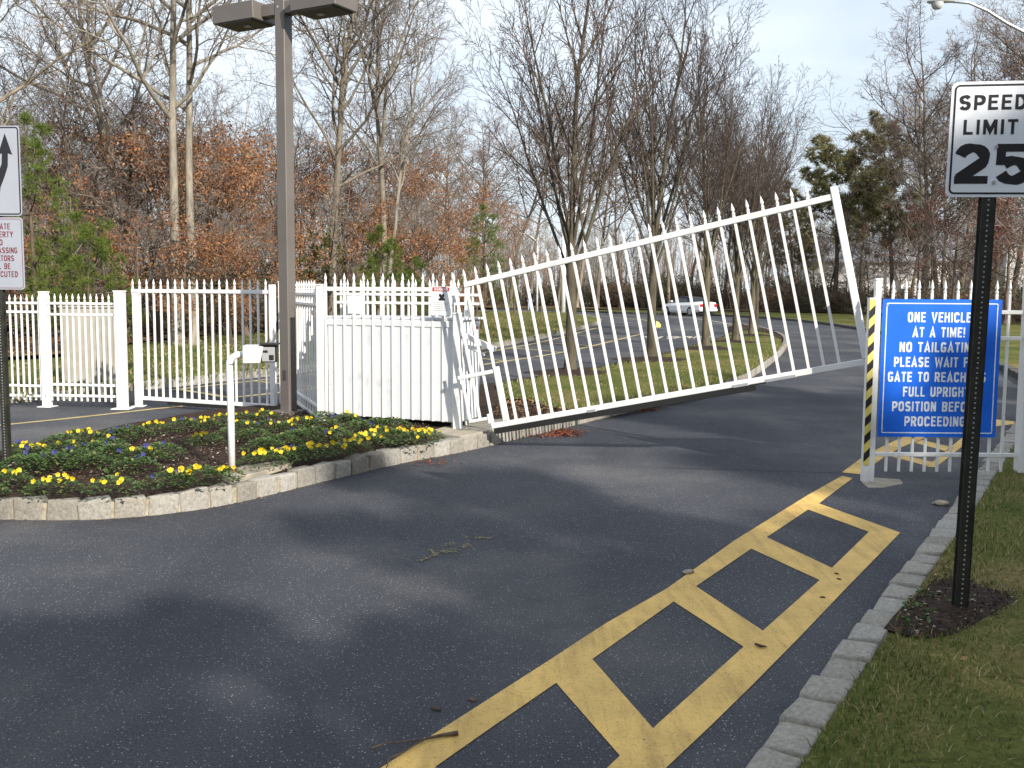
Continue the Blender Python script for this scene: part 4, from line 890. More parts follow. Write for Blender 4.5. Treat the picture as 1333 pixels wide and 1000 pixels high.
# ------------------------------------------------------------------ vegetation
def seg_mesh(name, segs, sides, smooth=True):
    """segs: array n x 8 (p0, p1, r0, r1); open tubes in one mesh"""
    S_ = np.asarray(segs, dtype=np.float64); n = len(S_)
    p0, p1, r0, r1 = S_[:, :3], S_[:, 3:6], S_[:, 6], S_[:, 7]
    d = p1 - p0; d /= np.linalg.norm(d, axis=1)[:, None] + 1e-9
    ref = np.where(np.abs(d[:, 2:3]) > .9, np.array([[1., 0, 0]]), np.array([[0, 0, 1.]]))
    u = np.cross(d, ref); u /= np.linalg.norm(u, axis=1)[:, None]; w = np.cross(d, u)
    V_ = np.empty((n, 2, sides, 3))
    for k in range(sides):
        a = 2 * math.pi * k / sides; o = u * math.cos(a) + w * math.sin(a)
        V_[:, 0, k] = p0 + o * r0[:, None]; V_[:, 1, k] = p1 + o * r1[:, None]
    base = np.arange(n) * 2 * sides; F_ = []
    for k in range(sides):
        k2 = (k + 1) % sides; F_.append(np.stack([base + k, base + k2, base + sides + k2, base + sides + k], 1))
    return fast_mesh(name, V_.reshape(-1, 3), quads=np.stack(F_, 1).reshape(-1, 4), smooth=smooth)
def rot_away(d, ang, az):
    o = d.orthogonal().normalized(); o.rotate(Matrix.Rotation(az, 3, d)); return (d * math.cos(ang) + o * math.sin(ang)).normalized()
def grow(rnd, trunks, spec):
    """spec per level: dict(seg, wander, up, n (children per branch), a0, a1 (angles), start, lf (length factor), rf, taper, end)"""
    limbs, twigs, tips = [], [], []
    stack = [(Vector(p), Vector(d).normalized(), l, r, 0) for p, d, l, r in trunks]
    while stack:
        p, d, l, r, lv = stack.pop(); s = spec[lv]; n = max(2, int(round(l / s['seg']))); st = l / n
        nodes = [(p.copy(), d.copy(), r)]; ra = r
        for i in range(n):
            f = (i + 1) / n; d = (d + Vector((rnd.gauss(0, 1), rnd.gauss(0, 1), rnd.gauss(0, 1))) * s['wander'] + Vector((0, 0, s['up']))).normalized()
            q = p + d * st; rb = r * (1 - f * (1 - s['end']))
            (limbs if ra > .017 else twigs).append((*p, *q, ra, rb)); p = q; ra = rb; nodes.append((p.copy(), d.copy(), rb))
        if lv + 1 < len(spec):
            c = spec[lv + 1]; k = s['n'] if not isinstance(s['n'], tuple) else rnd.randint(*s['n'])
            az = rnd.random() * 6.28
            for j in range(k):
                f = s['start'] + (1 - s['start']) * (j + rnd.random()) / k; x = f * n; i = min(n - 1, int(x)); t_ = x - i
                P0 = nodes[i][0].lerp(nodes[i + 1][0], t_); D0 = nodes[i + 1][1]; rr = nodes[i][2] * (1 - t_) + nodes[i + 1][2] * t_
                az += 2.4 + rnd.uniform(-.5, .5); fl = 1 - s.get('fall', .5) * (f - s['start']) / (1 - s['start'] + 1e-6)
                stack.append((P0, rot_away(D0, R(rnd.uniform(s['a0'], s['a1'])), az), l * s['lf'] * fl * rnd.uniform(.7, 1.25), min(rr * .8, r * s['rf'] * rnd.uniform(.7, 1.1)), lv + 1))
        if lv >= len(spec) - 2: tips.append((p.copy(), d.copy(), l))
    return limbs, twigs, tips
def tree_meshes(name, seed, trunks, spec, bark_m, twig_m, tr=1.0, sides=7):
    rnd = random.Random(seed); limbs, twigs, tips = grow(rnd, trunks, spec)
    L_ = np.array(limbs); T_ = np.array(twigs); T_[:, 6:8] = np.maximum(T_[:, 6:8] * tr, .0035 * tr)
    # root flare
    for p, d, l, r in trunks:
        L_ = np.vstack([L_, [(*(Vector(p) - Vector((0, 0, .25))), *(Vector(p) + Vector(d).normalized() * .35), r * 1.55, r * .98)]])
    a = seg_mesh('trunk', L_, sides); a.materials.append(bark_m)
    b_ = seg_mesh('crown', T_, 3); b_.materials.append(twig_m)
    return a, b_, tips
def leaf_quads(name, centres, size, spread, per, m_, rnd, flat=.0, aspect=.6):
    C = np.repeat(np.asarray(centres), per, 0); n = len(C)
    C = C + rnd.normal(0, spread, (n, 3))
    a = rnd.normal(0, 1, (n, 3)); a /= np.linalg.norm(a, axis=1)[:, None]; b_ = rnd.normal(0, 1, (n, 3)); b_ -= a * (a * b_).sum(1)[:, None]; b_ /= np.linalg.norm(b_, axis=1)[:, None]
    if flat: 
        a[:, 2] *= 1 - flat; b_[:, 2] *= 1 - flat
    s = size * rnd.uniform(.6, 1.3, n)[:, None]; a *= s; b_ *= s * aspect
    V_ = np.stack([C - a, C - b_ * .8, C + a, C + b_], 1).reshape(-1, 3)
    me = fast_mesh(name, V_, quads=np.arange(n * 4).reshape(-1, 4)); me.materials.append(m_); return me
def put_tree(name, label, cat, loc, rz, sc, parts, group=None, tilt=(0, 0)):
    root = thing(name, label, cat, loc, rz, group); root.scale = sc if isinstance(sc, tuple) else (sc, sc, sc); root.rotation_euler = (tilt[0], tilt[1], rz)
    for nm, me in parts: obj(nm, me, None, root)
    return root
F_SPEC = [dict(seg=.7, wander=.045, up=.03, n=15, a0=35, a1=68, start=.34, lf=.42, rf=.42, end=.14, fall=.55),
          dict(seg=.45, wander=.12, up=.05, n=8, a0=25, a1=60, start=.22, lf=.46, rf=.5, end=.18, fall=.4),
          dict(seg=.28, wander=.16, up=.04, n=7, a0=25, a1=60, start=.15, lf=.50, rf=.5, end=.22, fall=.4),
          dict(seg=.25, wander=.20, up=.03, n=4, a0=25, a1=55, start=.15, lf=.50, rf=.55, end=.3, fall=.3),
          dict(seg=.22, wander=.2, up=.02, n=0, a0=0, a1=0, start=0, lf=0, rf=0, end=.4)]
def vary(spec, **kw):
    s = [dict(x) for x in spec]
    for k, v in kw.items():
        lv, key = k.split('_', 1); s[int(lv[1:])][key] = v
    return s
protos = []
for i, (seed, H_, r_, kw) in enumerate([(11, 14, .15, {}), (12, 16, .17, dict(l0_start=.45)), (13, 12.5, .13, dict(l0_n=13)), (14, 15, .15, dict(l0_start=.5, l0_wander=.06)),
                                       (15, 13.5, .14, dict(l1_wander=.16)), (16, 17, .16, dict(l0_start=.55, l0_n=12)), (17, 11, .10, dict(l0_n=11, l0_a0=25, l0_a1=50)), (18, 14.5, .15, dict(l0_wander=.08))]):
    a, b_, tips = tree_meshes('t', seed, [((0, 0, 0), (random.uniform(-.05, .05), random.uniform(-.05, .05), 1), H_, r_)], vary(F_SPEC, **kw), M['barkgrey'] if i % 3 else M['barkbrown'], M['twig'] if i % 2 else M['twigred'], 1.5, 6)
    protos.append((a, b_, H_))
slim = []
for i, (seed, H_, r_) in enumerate([(31, 9, .06), (32, 7.5, .05), (33, 10, .07), (34, 6.0, .04)]):
    a, b_, tips = tree_meshes('t', seed, [((0, 0, 0), (random.uniform(-.08, .08), 0, 1), H_, r_)], vary(F_SPEC, l0_n=12, l0_start=.2, l1_n=6, l2_n=5, l3_n=3), [M['barkpale'], M['barkgrey'], M['barkbrown'], M['barkgrey']][i], M['twig'], 1.3, 5)
    slim.append((a, b_, H_))
# brown-leaved oaks
oaks = []
for i, (seed, H_, r_, m_) in enumerate([(51, 9, .11, M['leafbrown']), (52, 7, .09, M['leafbrown']), (53, 8, .10, M['leafred']), (54, 5, .06, M['leafbrown'])]):
    a, b_, tips = tree_meshes('t', seed, [((0, 0, 0), (.05, .03, 1), H_, r_)], vary(F_SPEC, l0_n=14, l0_start=.22, l0_a0=50, l0_a1=80, l0_lf=.45, l1_n=7, l2_n=5, l3_n=3), M['barkbrown'], M['twig'], 1.3, 5)
    r2_ = np.random.default_rng(seed); C = np.array([t_[0] for t_ in tips]); C = C[(C[:, 2] < H_ * .9)]
    keep = np.array([noise.noise(Vector(c) * .55 + Vector((seed, 0, 0))) > .02 for c in C]); C = C[keep]
    if len(C) > 1900: C = C[r2_.choice(len(C), 1900, replace=False)]
    lv_ = leaf_quads('leaves', C, .052, .14, 5, m_, r2_)
    oaks.append((a, b_, lv_, H_))
# pines
def needle_mesh(name, C, D_, ln, w, per, m_, r2_):
    n = len(C) * per; C = np.repeat(C, per, 0); D_ = np.repeat(D_, per, 0)
    v = r2_.normal(0, 1, (n, 3)); v /= np.linalg.norm(v, axis=1)[:, None]; v = v + D_ * .9; v /= np.linalg.norm(v, axis=1)[:, None]
    s = np.cross(v, r2_.normal(0, 1, (n, 3))); s /= np.linalg.norm(s, axis=1)[:, None]
    ln_ = ln * r2_.uniform(.7, 1.2, n)[:, None]; C = C + v * ln_ * .05
    V_ = np.stack([C - s * w, C + s * w, C + v * ln_], 1).reshape(-1, 3)
    me = fast_mesh(name, V_, tris=np.arange(n * 3).reshape(-1, 3)); me.materials.append(m_); return me
def pine(seed, H_, r_, start, ln, w, per, m_, lf=.32, n0=34, a0=62, a1=88, up1=.03, n1=8, flat=False, fall=.75):
    spec = [dict(seg=.5, wander=.02, up=.03, n=n0, a0=a0, a1=a1, start=start, lf=lf, rf=.28, end=.12, fall=fall),
            dict(seg=.25, wander=.07, up=up1, n=n1, a0=30, a1=60, start=.25, lf=.35, rf=.5, end=.2, fall=.5),
            dict(seg=.12, wander=.1, up=.05, n=3, a0=25, a1=50, start=.3, lf=.45, rf=.5, end=.3, fall=.3),
            dict(seg=.1, wander=.1, up=.05, n=0, a0=0, a1=0, start=0, lf=0, rf=0, end=.4)]
    rnd = random.Random(seed); limbs, twigs, tips = grow(rnd, [((0, 0, 0), (.02, 0, 1), H_, r_)], spec)
    a = seg_mesh('trunk', np.array(limbs), 6); a.materials.append(M['barkbrown']); b_ = seg_mesh('branches', np.array(twigs), 3); b_.materials.append(M['barkbrown'])
    C = np.array([t_[0] for t_ in tips]); D_ = np.array([t_[1] for t_ in tips]); r2_ = np.random.default_rng(seed)
    return a, b_, needle_mesh('needles', C, D_, ln, w, per, m_, r2_), H_
pA = pine(61, 5.4, .08, .12, .17, .006, 13, M['needle'], .34, 30)
pB = pine(62, 3.2, .05, .08, .16, .006, 13, M['needle'], .42, 24)
pFar = pine(63, 13, .2, .40, .42, .03, 22, M['farneedle'], .28, 24, 55, 95, .05, 9, fall=.45)
pFar2 = pine(64, 14, .2, .30, .42, .03, 22, M['farneedle'], .22, 30, 60, 95, .03, 8, fall=.6)
def put_pine(label, p, loc_, rz, sc, group=None, cat='pine tree'):
    return put_tree('pine_tree', label, cat, loc_, rz, sc, [('trunk', p[0]), ('branches', p[1]), ('needles', p[2])], group)
# --- ornamental trees in the island lawn
ORN = [dict(seg=.45, wander=.035, up=.035, n=13, a0=16, a1=38, start=.10, lf=.40, rf=.42, end=.10, fall=.55),
       dict(seg=.3, wander=.06, up=.05, n=9, a0=20, a1=46, start=.10, lf=.42, rf=.5, end=.2, fall=.5),
       dict(seg=.18, wander=.09, up=.05, n=4, a0=24, a1=55, start=.15, lf=.42, rf=.6, end=.3, fall=.4),
       dict(seg=.12, wander=.1, up=.02, n=0, a0=0, a1=0, start=0, lf=0, rf=0, end=.5)]
orn = []
for seed, nl, spread in ((71, 8, 30), (72, 9, 27), (73, 8, 28)):
    r3 = random.Random(seed); tr_ = [((0, 0, 1.9), (.01, 0, 1), 6.8, .062)]
    for k in range(nl):
        a = k * 2.4 + r3.uniform(-.4, .4); g = R(r3.uniform(10, spread)); tr_.append(((.03 * math.cos(a), .03 * math.sin(a), 1.75 + .11 * k), (math.sin(g) * math.cos(a), math.sin(g) * math.sin(a), math.cos(g)), r3.uniform(4.6, 6.8) * (1 - .025 * k), r3.uniform(.028, .044)))
    rnd_ = random.Random(seed + 5); limbs, twigs, tips = grow(rnd_, tr_, ORN)
    trunk_ = [(0, 0, -.25, .004, 0, .30, .165, .108), (.004, 0, .28, .015, .01, 1.2, .108, .094), (.015, .01, 1.18, .0, 0, 1.95, .094, .085), (.0, 0, 1.93, .005, 0, 2.7, .085, .052)]
    T2 = np.array(twigs); T2[:, 6:8] = np.maximum(T2[:, 6:8] * 1.1, .0038)
    a = seg_mesh('trunk', np.vstack([np.array(limbs), np.array(trunk_)]), 9); a.materials.append(M['barkolive']); b_ = seg_mesh('crown', T2, 3); b_.materials.append(M['twigdark'])
    orn.append((a, b_))
spots = [(at(742, 488, .17), 0, 1.04, 0), (at(848, 471, .17), 1, 1.04, 2.0), (at(918, 456, .17), 2, 1.03, 1.0), (at(957, 447, .17), 1, 1.0, 4.1), (at(978, 438.5, .17), 2, 1.0, 5.0), (at(984, 431.5, .17), 1, 1.0, 3.0)]
names = ['nearest lawn tree with many upright bare branches rising behind the tilted gate', 'second bare lawn tree behind the tilted gate, left of the white car', 'third bare lawn tree, in front of the tail of the white car',
         'fourth bare lawn tree in the island row', 'fifth bare lawn tree in the island row', 'farthest bare lawn tree at the tip of the island']
for (p, k, s, rz), lb_ in zip(spots, names):
    put_tree('lawn_tree', lb_, 'tree', p, rz, s, [('trunk', orn[k][0]), ('crown', orn[k][1])], 'row of bare trees on the island lawn')
    pl = [(p.x + random.uniform(.75, 1.05) * math.cos(a * .449), p.y + random.uniform(.75, 1.05) * math.sin(a * .449)) for a in range(14)]
    sheet('mulch_ring', [tuple(q) for q in resample([Vector(q) for q in pl], .3, True)[:-1]], HA + .055, M['mulch'], .25, .04, crown=.09, edge=.7)
# --- big twin-trunk oak on the left
BIG = [dict(seg=.8, wander=.05, up=.03, n=10, a0=30, a1=65, start=.40, lf=.50, rf=.45, end=.25, fall=.45),
       dict(seg=.5, wander=.11, up=.045, n=9, a0=28, a1=62, start=.18, lf=.46, rf=.5, end=.15, fall=.4),
       dict(seg=.3, wander=.16, up=.05, n=8, a0=25, a1=60, start=.15, lf=.46, rf=.5, end=.2, fall=.4),
       dict(seg=.2, wander=.2, up=.04, n=5, a0=25, a1=55, start=.15, lf=.5, rf=.55, end=.3, fall=.3),
       dict(seg=.16, wander=.2, up=.02, n=0, a0=0, a1=0, start=0, lf=0, rf=0, end=.4)]
bo = atD(238, 29); bo.z = .2
a, b_, tips = tree_meshes('t', 86, [((-.20, 0, 0), (-.008, .0, 1), 14, .155), ((.24, .15, 0), (.008, .0, 1), 14.5, .14)], vary(BIG, l0_wander=.012, l0_start=.42, l0_n=13), M['barkpale'], M['twig'], 1.2, 10)
put_tree('oak_tree', 'tall pale oak with twin trunks and arching bare limbs at the left', 'tree', bo, 0, 1, [('trunk', a), ('crown', b_)])
a, b_, tips = tree_meshes('t', 82, [((0, 0, 0), (-.10, 0, 1), 13, .15)], vary(BIG, l0_n=14, l0_start=.35), M['barkpale'], M['twig'], 1.2, 9)
put_tree('oak_tree', 'pale bare tree leaning left, between the green pine and the twin-trunk oak', 'tree', atD(165, 33) + Vector((0, 0, .2)), 0, 1, [('trunk', a), ('crown', b_)])
a, b_, tips = tree_meshes('t', 83, [((0, 0, 0), (.02, 0, 1), 13, .15), ((.1, .1, 0), (.22, 0, 1), 11, .10)], vary(BIG, l0_n=11, l0_start=.45, l0_a0=20, l0_a1=45), M['barkpale'], M['twig'], 1.2, 9)
put_tree('oak_tree', 'slender pale bare tree standing right of the brown lamp post', 'tree', atD(493, 40) + Vector((0, 0, .2)), 0, 1.05, [('trunk', a), ('crown', b_)])
a, b_, tips = tree_meshes('t', 84, [((0, 0, 0), (.0, 0, 1), 12.5, .16)], vary(BIG, l0_n=16, l0_start=.38, l0_a0=25, l0_a1=55), M['barkgrey'], M['twig'], 1.2, 9)
put_tree('oak_tree', 'broad bare tree with many forking limbs just right of the lamp post', 'tree', atD(430, 38) + Vector((0, 0, .2)), 1, 1.1, [('trunk', a), ('crown', b_)])
put_tree('oak_tree', 'bare tree at the far left edge reaching over the arrow sign', 'tree', atD(-40, 27) + Vector((0, 0, .2)), 2, 1.0, [('trunk', a), ('crown', b_)])
# --- young green pines on the left
for lb_, p, x, D_, rz, s in [('young green pine right beside the arrow sign, tallest of the green pines at left', pA, 48, 24, 0, 1.0), ('low bushy green pine above the left picket fence', pB, 112, 23, 1, .98),
                             ('low green pine just above the fence left of the bushy one', pB, 70, 25, 3, .85), ('small green pine right of the lamp post above the fence', pB, 497, 36, 2, 1.15),
                             ('small yellow-green pine above the gate cabinet', pB, 428, 40, 4, 1.2), ('young green pine half hidden by brown leaves above the tilted gate hinge', pA, 628, 45, 2, .95), ('little green pine low behind the cabinet fence', pB, 540, 33, 5, .8)]:
    q = atD(x, D_); put_pine(lb_, p, q + Vector((0, 0, .15)), rz, s)
# --- brown-leaved oaks
OK_ = [(150, 33, 0, .95, 0), (205, 30, 1, 1.0, 2), (275, 31, 1, 1.0, 1), (320, 34, 0, .85, 3), (120, 36, 0, .9, 5), (360, 38, 1, 1.0, 4), (240, 36, 0, .9, 1.5), (410, 42, 2, .95, 0), (455, 42, 0, .95, 2), (540, 44, 0, .92, 1), (590, 48, 1, 1.1, 3), (510, 40, 3, 1.1, 1), (620, 56, 0, .8, 0), (180, 27, 3, .8, 1), (300, 28, 3, .8, 3), (90, 40, 1, 1.0, 2), (435, 36, 3, 1.05, 5), (565, 40, 3, 1.0, 2), (350, 31, 3, .7, 2), (20, 30, 3, .8, 4), (670, 70, 0, .8, 1)]
for x, D_, k, s, rz in OK_:
    q = atD(x, D_ + 1); put_tree('young_oak', 'young oak holding dry orange-brown leaves at the edge of the left woods', 'tree', q + Vector((0, 0, .2)), rz, s, [('trunk', oaks[k][0]), ('crown', oaks[k][1]), ('leaves', oaks[k][2])], 'brown-leaved oaks in the left woods')
for x, D_, k, s, rz in [(1195, 62, 2, 1.0, 0), (1240, 58, 2, 1.05, 2), (1310, 55, 2, 1.1, 1), (1280, 70, 2, 1.0, 4), (1225, 75, 2, 1.1, 3), (1340, 48, 2, 1.0, 5)]:
    q = atD(x, D_); put_tree('young_oak', 'oak holding dark red-brown leaves behind the blue sign', 'tree', q + Vector((0, 0, .2)), rz, s, [('trunk', oaks[k][0]), ('crown', oaks[k][1]), ('leaves', oaks[k][2])], 'red-brown oaks behind the blue sign')
# --- pines on the right
for lb_, p, x, D_, s, rz in [('tall round-topped dark pine right of the tilted gate', pFar, 1088, 88, (1.25, 1.25, 1.10), 0), ('tall narrow dark pine left of the speed limit sign', pFar2, 1162, 84, (1.05, 1.05, 1.12), 1), ('dark pine behind the tall pines right of the gate', pFar, 1120, 100, (1.1, 1.1, 1.05), 3), ('dark pine behind the row of lawn trees', pFar2, 1035, 98, (1., 1., .82), 2)]:
    put_pine(lb_, p, atD(x, D_) + Vector((0, 0, .2)), rz, s)
# --- general woods: individual bare trees
edge_pts = [(-700, 25), (-200, 28), (0, 30), (150, 31), (250, 33), (350, 37), (450, 44), (550, 55), (600, 92), (640, 104), (700, 108), (760, 106), (900, 98), (1000, 90), (1100, 80), (1200, 66), (1333, 54), (1700, 44)]
def wood_edge(x):
    for (x0, d0), (x1, d1) in zip(edge_pts, edge_pts[1:]):
        if x0 <= x <= x1: return d0 + (d1 - d0) * (x - x0) / (x1 - x0)
    return 40
rnd = random.Random(5); placed = []
def try_place(x, D_, mind):
    q = atD(x, D_)
    for (a, b2) in placed:
        if (a - q.x) ** 2 + (b2 - q.y) ** 2 < mind ** 2: return None
    placed.append((q.x, q.y)); return q
cnt = 0
for i in range(1500):
    if cnt >= 170: break
    x = rnd.uniform(-200, 1520)
    if x < 560 and rnd.random() < .35: continue; e_ = wood_edge(x); dep = rnd.random() ** 1.3 * (45 if x < 600 else 32); D_ = e_ + 2 + dep
    q = try_place(x, D_, 1.5)
    if q is None: continue
    k = rnd.randrange(8); a, b_, H_ = protos[k]
    # tree-line height follows the photograph
    if x < 560: hs = rnd.uniform(.85, 1.15)
    elif x < 700: hs = rnd.uniform(1.0, 1.2)
    elif x < 1000: hs = rnd.uniform(.95, 1.12)
    elif x < 1180: hs = rnd.uniform(.72, .86)
    else: hs = rnd.uniform(1.15, 1.4)
    sc = hs * 14.0 / H_ * (1.15 if D_ > 60 and x < 1000 else 1)
    where = ('left woods behind the picket fences', 'bare trees of the left woods') if x < 560 else (('far woods behind the tilted gate', 'bare trees of the far woods') if x < 1100 else ('right woods behind the road signs', 'bare trees of the right woods'))
    put_tree('bare_tree', 'leafless grey tree standing among others in the ' + where[0], 'tree', q + Vector((0, 0, .15)), rnd.uniform(0, 6.28), (sc * 1.05, sc * 1.05, sc), [('trunk', a), ('crown', b_)], where[1], (rnd.gauss(0, .03), rnd.gauss(0, .03)))
    cnt += 1
for i in range(24):
    x = rnd.uniform(1195, 1480); q = try_place(x, wood_edge(x) + rnd.uniform(3, 22), 1.3)
    if q is None: continue
    a, b_, H_ = protos[rnd.randrange(8)]; sc = rnd.uniform(1.1, 1.45) * 14 / H_
    put_tree('bare_tree', 'leafless grey tree', 'tree', q + Vector((0, 0, .15)), rnd.uniform(0, 6.28), (sc * 1.1, sc * 1.1, sc), [('trunk', a), ('crown', b_)], 'bare trees of the right woods', (rnd.gauss(0, .03), rnd.gauss(0, .03)))
cnt = 0
for i in range(1500):
    if cnt >= 190: break
    x = rnd.uniform(-200, 1450); e_ = wood_edge(x); D_ = e_ + rnd.random() * 22; q = try_place(x, D_, .8)
    if q is None: continue
    a, b_, H_ = slim[rnd.randrange(4)]; sc = rnd.uniform(.7, 1.15)
    where = ('left woods', 'slender saplings of the left woods') if x < 600 else ('far woods beyond the road', 'slender saplings of the far woods')
    put_tree('sapling', 'slender leafless sapling at the edge of the ' + where[0], 'sapling', q + Vector((0, 0, .15)), rnd.uniform(0, 6.28), sc, [('trunk', a), ('crown', b_)], where[1], (rnd.gauss(0, .08), rnd.gauss(0, .08)))
    cnt += 1
# two white-barked saplings on the lawn beyond the hatched area
for x, y in ((662, 424), (705, 417), (678, 404.5)):
    q = at(x, y, .15); put_tree('young_birch', 'thin pale young tree with bare twigs on the lawn by the person, picture x about %s of the three' % {662: 'leftmost', 705: 'rightmost', 678: 'middle'}[x], 'tree', q, x, (.62, .62, .62), [('trunk', slim[0][0]), ('crown', slim[0][1])])
for o in list(col.objects):
    if o.name.startswith('young_birch'): o['label'] = {0: 'leftmost', 1: 'rightmost', 2: 'middle'}[0 if o.name == 'young_birch' else int(o.name[-1])] + ' of three thin pale young trees on the lawn near the person'
# each tree's own label: what it rises behind and its rank from the front
ZONES = [(-9999, 0, 'left of the arrow sign'), (0, 60, 'behind the arrow sign and first fence post'), (60, 160, 'above the fence panel with the beige cabinet'), (160, 230, 'above the left end of the closed gate'), (230, 300, 'above the middle of the closed gate'),
         (300, 362, 'just left of the brown lamp post'), (362, 440, 'just right of the brown lamp post'), (440, 520, 'above the left half of the gate cabinet'), (520, 600, 'above the right half of the gate cabinet'), (600, 680, 'behind the low end of the tilted gate'),
         (680, 760, 'behind the nearest lawn tree'), (760, 860, 'between the first two lawn trees'), (860, 940, 'behind the white car'), (940, 1030, 'behind the far lawn trees'), (1030, 1125, 'behind the high end of the tilted gate'), (1125, 1210, 'above the left half of the blue sign'), (1210, 1333, 'behind the speed limit sign'), (1333, 9999, 'beyond the right edge past the speed limit sign')]
ORD = ['front', 'second', 'third', 'fourth', 'fifth', 'sixth', 'seventh', 'eighth', 'ninth', 'tenth', 'eleventh', 'twelfth', 'thirteenth', 'fourteenth', 'fifteenth', 'sixteenth', 'seventeenth', 'eighteenth', 'nineteenth', 'twentieth']
def relabel(prefix, look, only=None):
    Z = {}
    for o in col.objects:
        if o.name.split('.')[0] == prefix and o.parent is None and (only is None or only(o)):
            px_ = 666.5 + o.location.x / o.location.y * CAM_F
            for a, b2, nm in ZONES:
                if a <= px_ < b2: Z.setdefault(nm, []).append(o)
    for nm, os_ in Z.items():
        os_.sort(key=lambda o: o.location.y)
        for k, o in enumerate(os_): o['label'] = ('%s %s %s' % (ORD[k], look, nm)) if k < 20 else '%s far back %s' % (look, nm)
relabel('bare_tree', 'leafless grey tree')
relabel('young_oak', 'oak with dry leaves')
relabel('sapling', 'slender bare sapling')
# underbrush: shrubs with a leafy or twiggy look
def shrub(seed, leafm, nleaf, H_=1.9):
    r3 = random.Random(seed); spec = [dict(seg=.25, wander=.14, up=.03, n=7, a0=20, a1=55, start=.15, lf=.5, rf=.6, end=.3, fall=.3), dict(seg=.18, wander=.2, up=.03, n=5, a0=25, a1=60, start=.1, lf=.5, rf=.6, end=.4, fall=.3), dict(seg=.15, wander=.2, up=.02, n=0, a0=0, a1=0, start=0, lf=0, rf=0, end=.5)]
    tr_ = [((r3.gauss(0, .35), r3.gauss(0, .35), 0), (r3.gauss(0, .3), r3.gauss(0, .3), 1), H_ * r3.uniform(.6, 1.1), .016) for _ in range(20)]
    limbs, twigs, tips = grow(r3, tr_, spec); S_ = np.array(limbs + twigs); S_[:, 6:8] = np.maximum(S_[:, 6:8], .006)
    me = seg_mesh('stems', S_, 3); me.materials.append(M['twig']); r2_ = np.random.default_rng(seed); C = np.array([t_[0] for t_ in tips]); C = C[r2_.choice(len(C), min(nleaf, len(C)), replace=False)]
    return me, leaf_quads('leaves', C, .06, .12, 3, leafm, r2_)
shr = [shrub(91, M['shrubleaf'], 420), shrub(92, M['leafbrown'], 260), shrub(93, M['shrubleaf'], 650, 2.3), shrub(94, M['leafred'], 300, 1.7), shrub(95, M['leafbrown'], 420, 2.2)]
cnt = 0
for i in range(2500):
    if cnt >= 250: break
    x = rnd.uniform(-200, 1450); e_ = wood_edge(x); D_ = e_ + 1 + rnd.random() ** 1.5 * 16
    q = atD(x, D_); k = rnd.choice([0, 1, 1, 3, 4, 4, 2] if x < 620 else [0, 2, 2, 3, 1, 2, 0]); 
    sc = rnd.uniform(.6, 1.1) * (1.2 if 600 < x < 1080 else 1)
    if x > 1120 and rnd.random() < .5: continue
    w_ = ('left woods', 'undergrowth shrubs of the left woods') if x < 620 else ('far woods beyond the road', 'undergrowth shrubs of the far woods')
    put_tree('shrub', 'tangled undergrowth shrub at the foot of the ' + w_[0], 'shrub', q + Vector((0, 0, .1)), rnd.uniform(0, 6.28), (sc * 1.4, sc * 1.4, sc), [('stems', shr[k][0]), ('leaves', shr[k][1])], w_[1]); cnt += 1
# distant wood mass closing the view behind the individual trees
S_ = []; r2_ = np.random.default_rng(3)
for i in range(3600):
    x = r2_.uniform(-700, 1900); D_ = wood_edge(x) + r2_.uniform(38, 75); q = atD(x, D_); h = r2_.uniform(7, 12.5) if 580 < x < 1160 else r2_.uniform(3.5, 10) * (1.1 if D_ > 90 else .8); p = np.array([q.x, q.y, .1]); r0 = r2_.uniform(.03, .12); dx = r2_.normal(0, .05, 2)
    m1 = p + np.array([dx[0] * h * .5, dx[1] * h * .5, h * .5]); S_.append((*p, *m1, r0, r0 * .7)); S_.append((*m1, *(m1 + np.array([r2_.normal(0, .06) * h, 0, h * .5])), r0 * .7, .02))
    for j in range(7):
        f = r2_.uniform(.3, 1); b0 = p + (m1 - p) * min(1, f * 2) + np.array([0, 0, max(0, f - .5) * h]); v = r2_.normal(0, 1, 3); v[2] = abs(v[2]) * .8 + .3; v *= r2_.uniform(.6, 1.6); S_.append((*b0, *(b0 + v), .02, .008))
me = seg_mesh('distant_wood', np.array(S_), 3); me.materials.append(M['twig']); tag(obj('distant_wood', me), 'distant mass of bare grey trunks and twigs closing the view behind the woods', 'woods', kind='stuff')
C = []
for i in range(5000):
    x = r2_.uniform(-500, 1700); D_ = wood_edge(x) + r2_.uniform(8, 40); q = atD(x, D_); C.append((q.x, q.y, .2 + abs(r2_.normal(0, 1.1))))
me = leaf_quads('distant_undergrowth', C, .13, .3, 5, M['shrubleaf'], r2_); tag(obj('distant_undergrowth', me), 'low brown and green undergrowth in the depth of the woods', 'undergrowth', kind='stuff')
# unseen pines added behind the camera, sized to shade the near road and lawn
pSh = pine(65, 11, .22, .12, .36, .03, 14, M['farneedle'], .30, 44, 55, 85, .02, 10, fall=.7)
SH = [(-6, -7, .53), (-3, -6.5, .57), (0, -7, .63), (2.5, -6.5, .64), (4.6, -7, .66), (7, -6.5, .65), (8.9, -7, .69), (10.7, -7, .93), (13.2, -7, .76), (16.2, -7, 1.15), (18.5, -7, 1.25), (21, -6.5, 1.3), (24, -7, 1.35), (1, -9.5, .65), (6, -9.5, .68), (10.5, -9.5, .74), (14.4, -9.5, .80), (19.5, -9.5, 1.35), (22, -10, 1.35), (17.9, -11, 1.15)]
for x, y, s in SH:
    put_pine('dark pine behind the camera, %.1f metres tall, standing %.1f metres to the %s' % (s * 11, abs(x), 'right' if x > 0 else 'left'), pSh, (x, y, 0), x * 1.7, (s * 1.15, s * 1.15, s), 'pines behind the photographer')
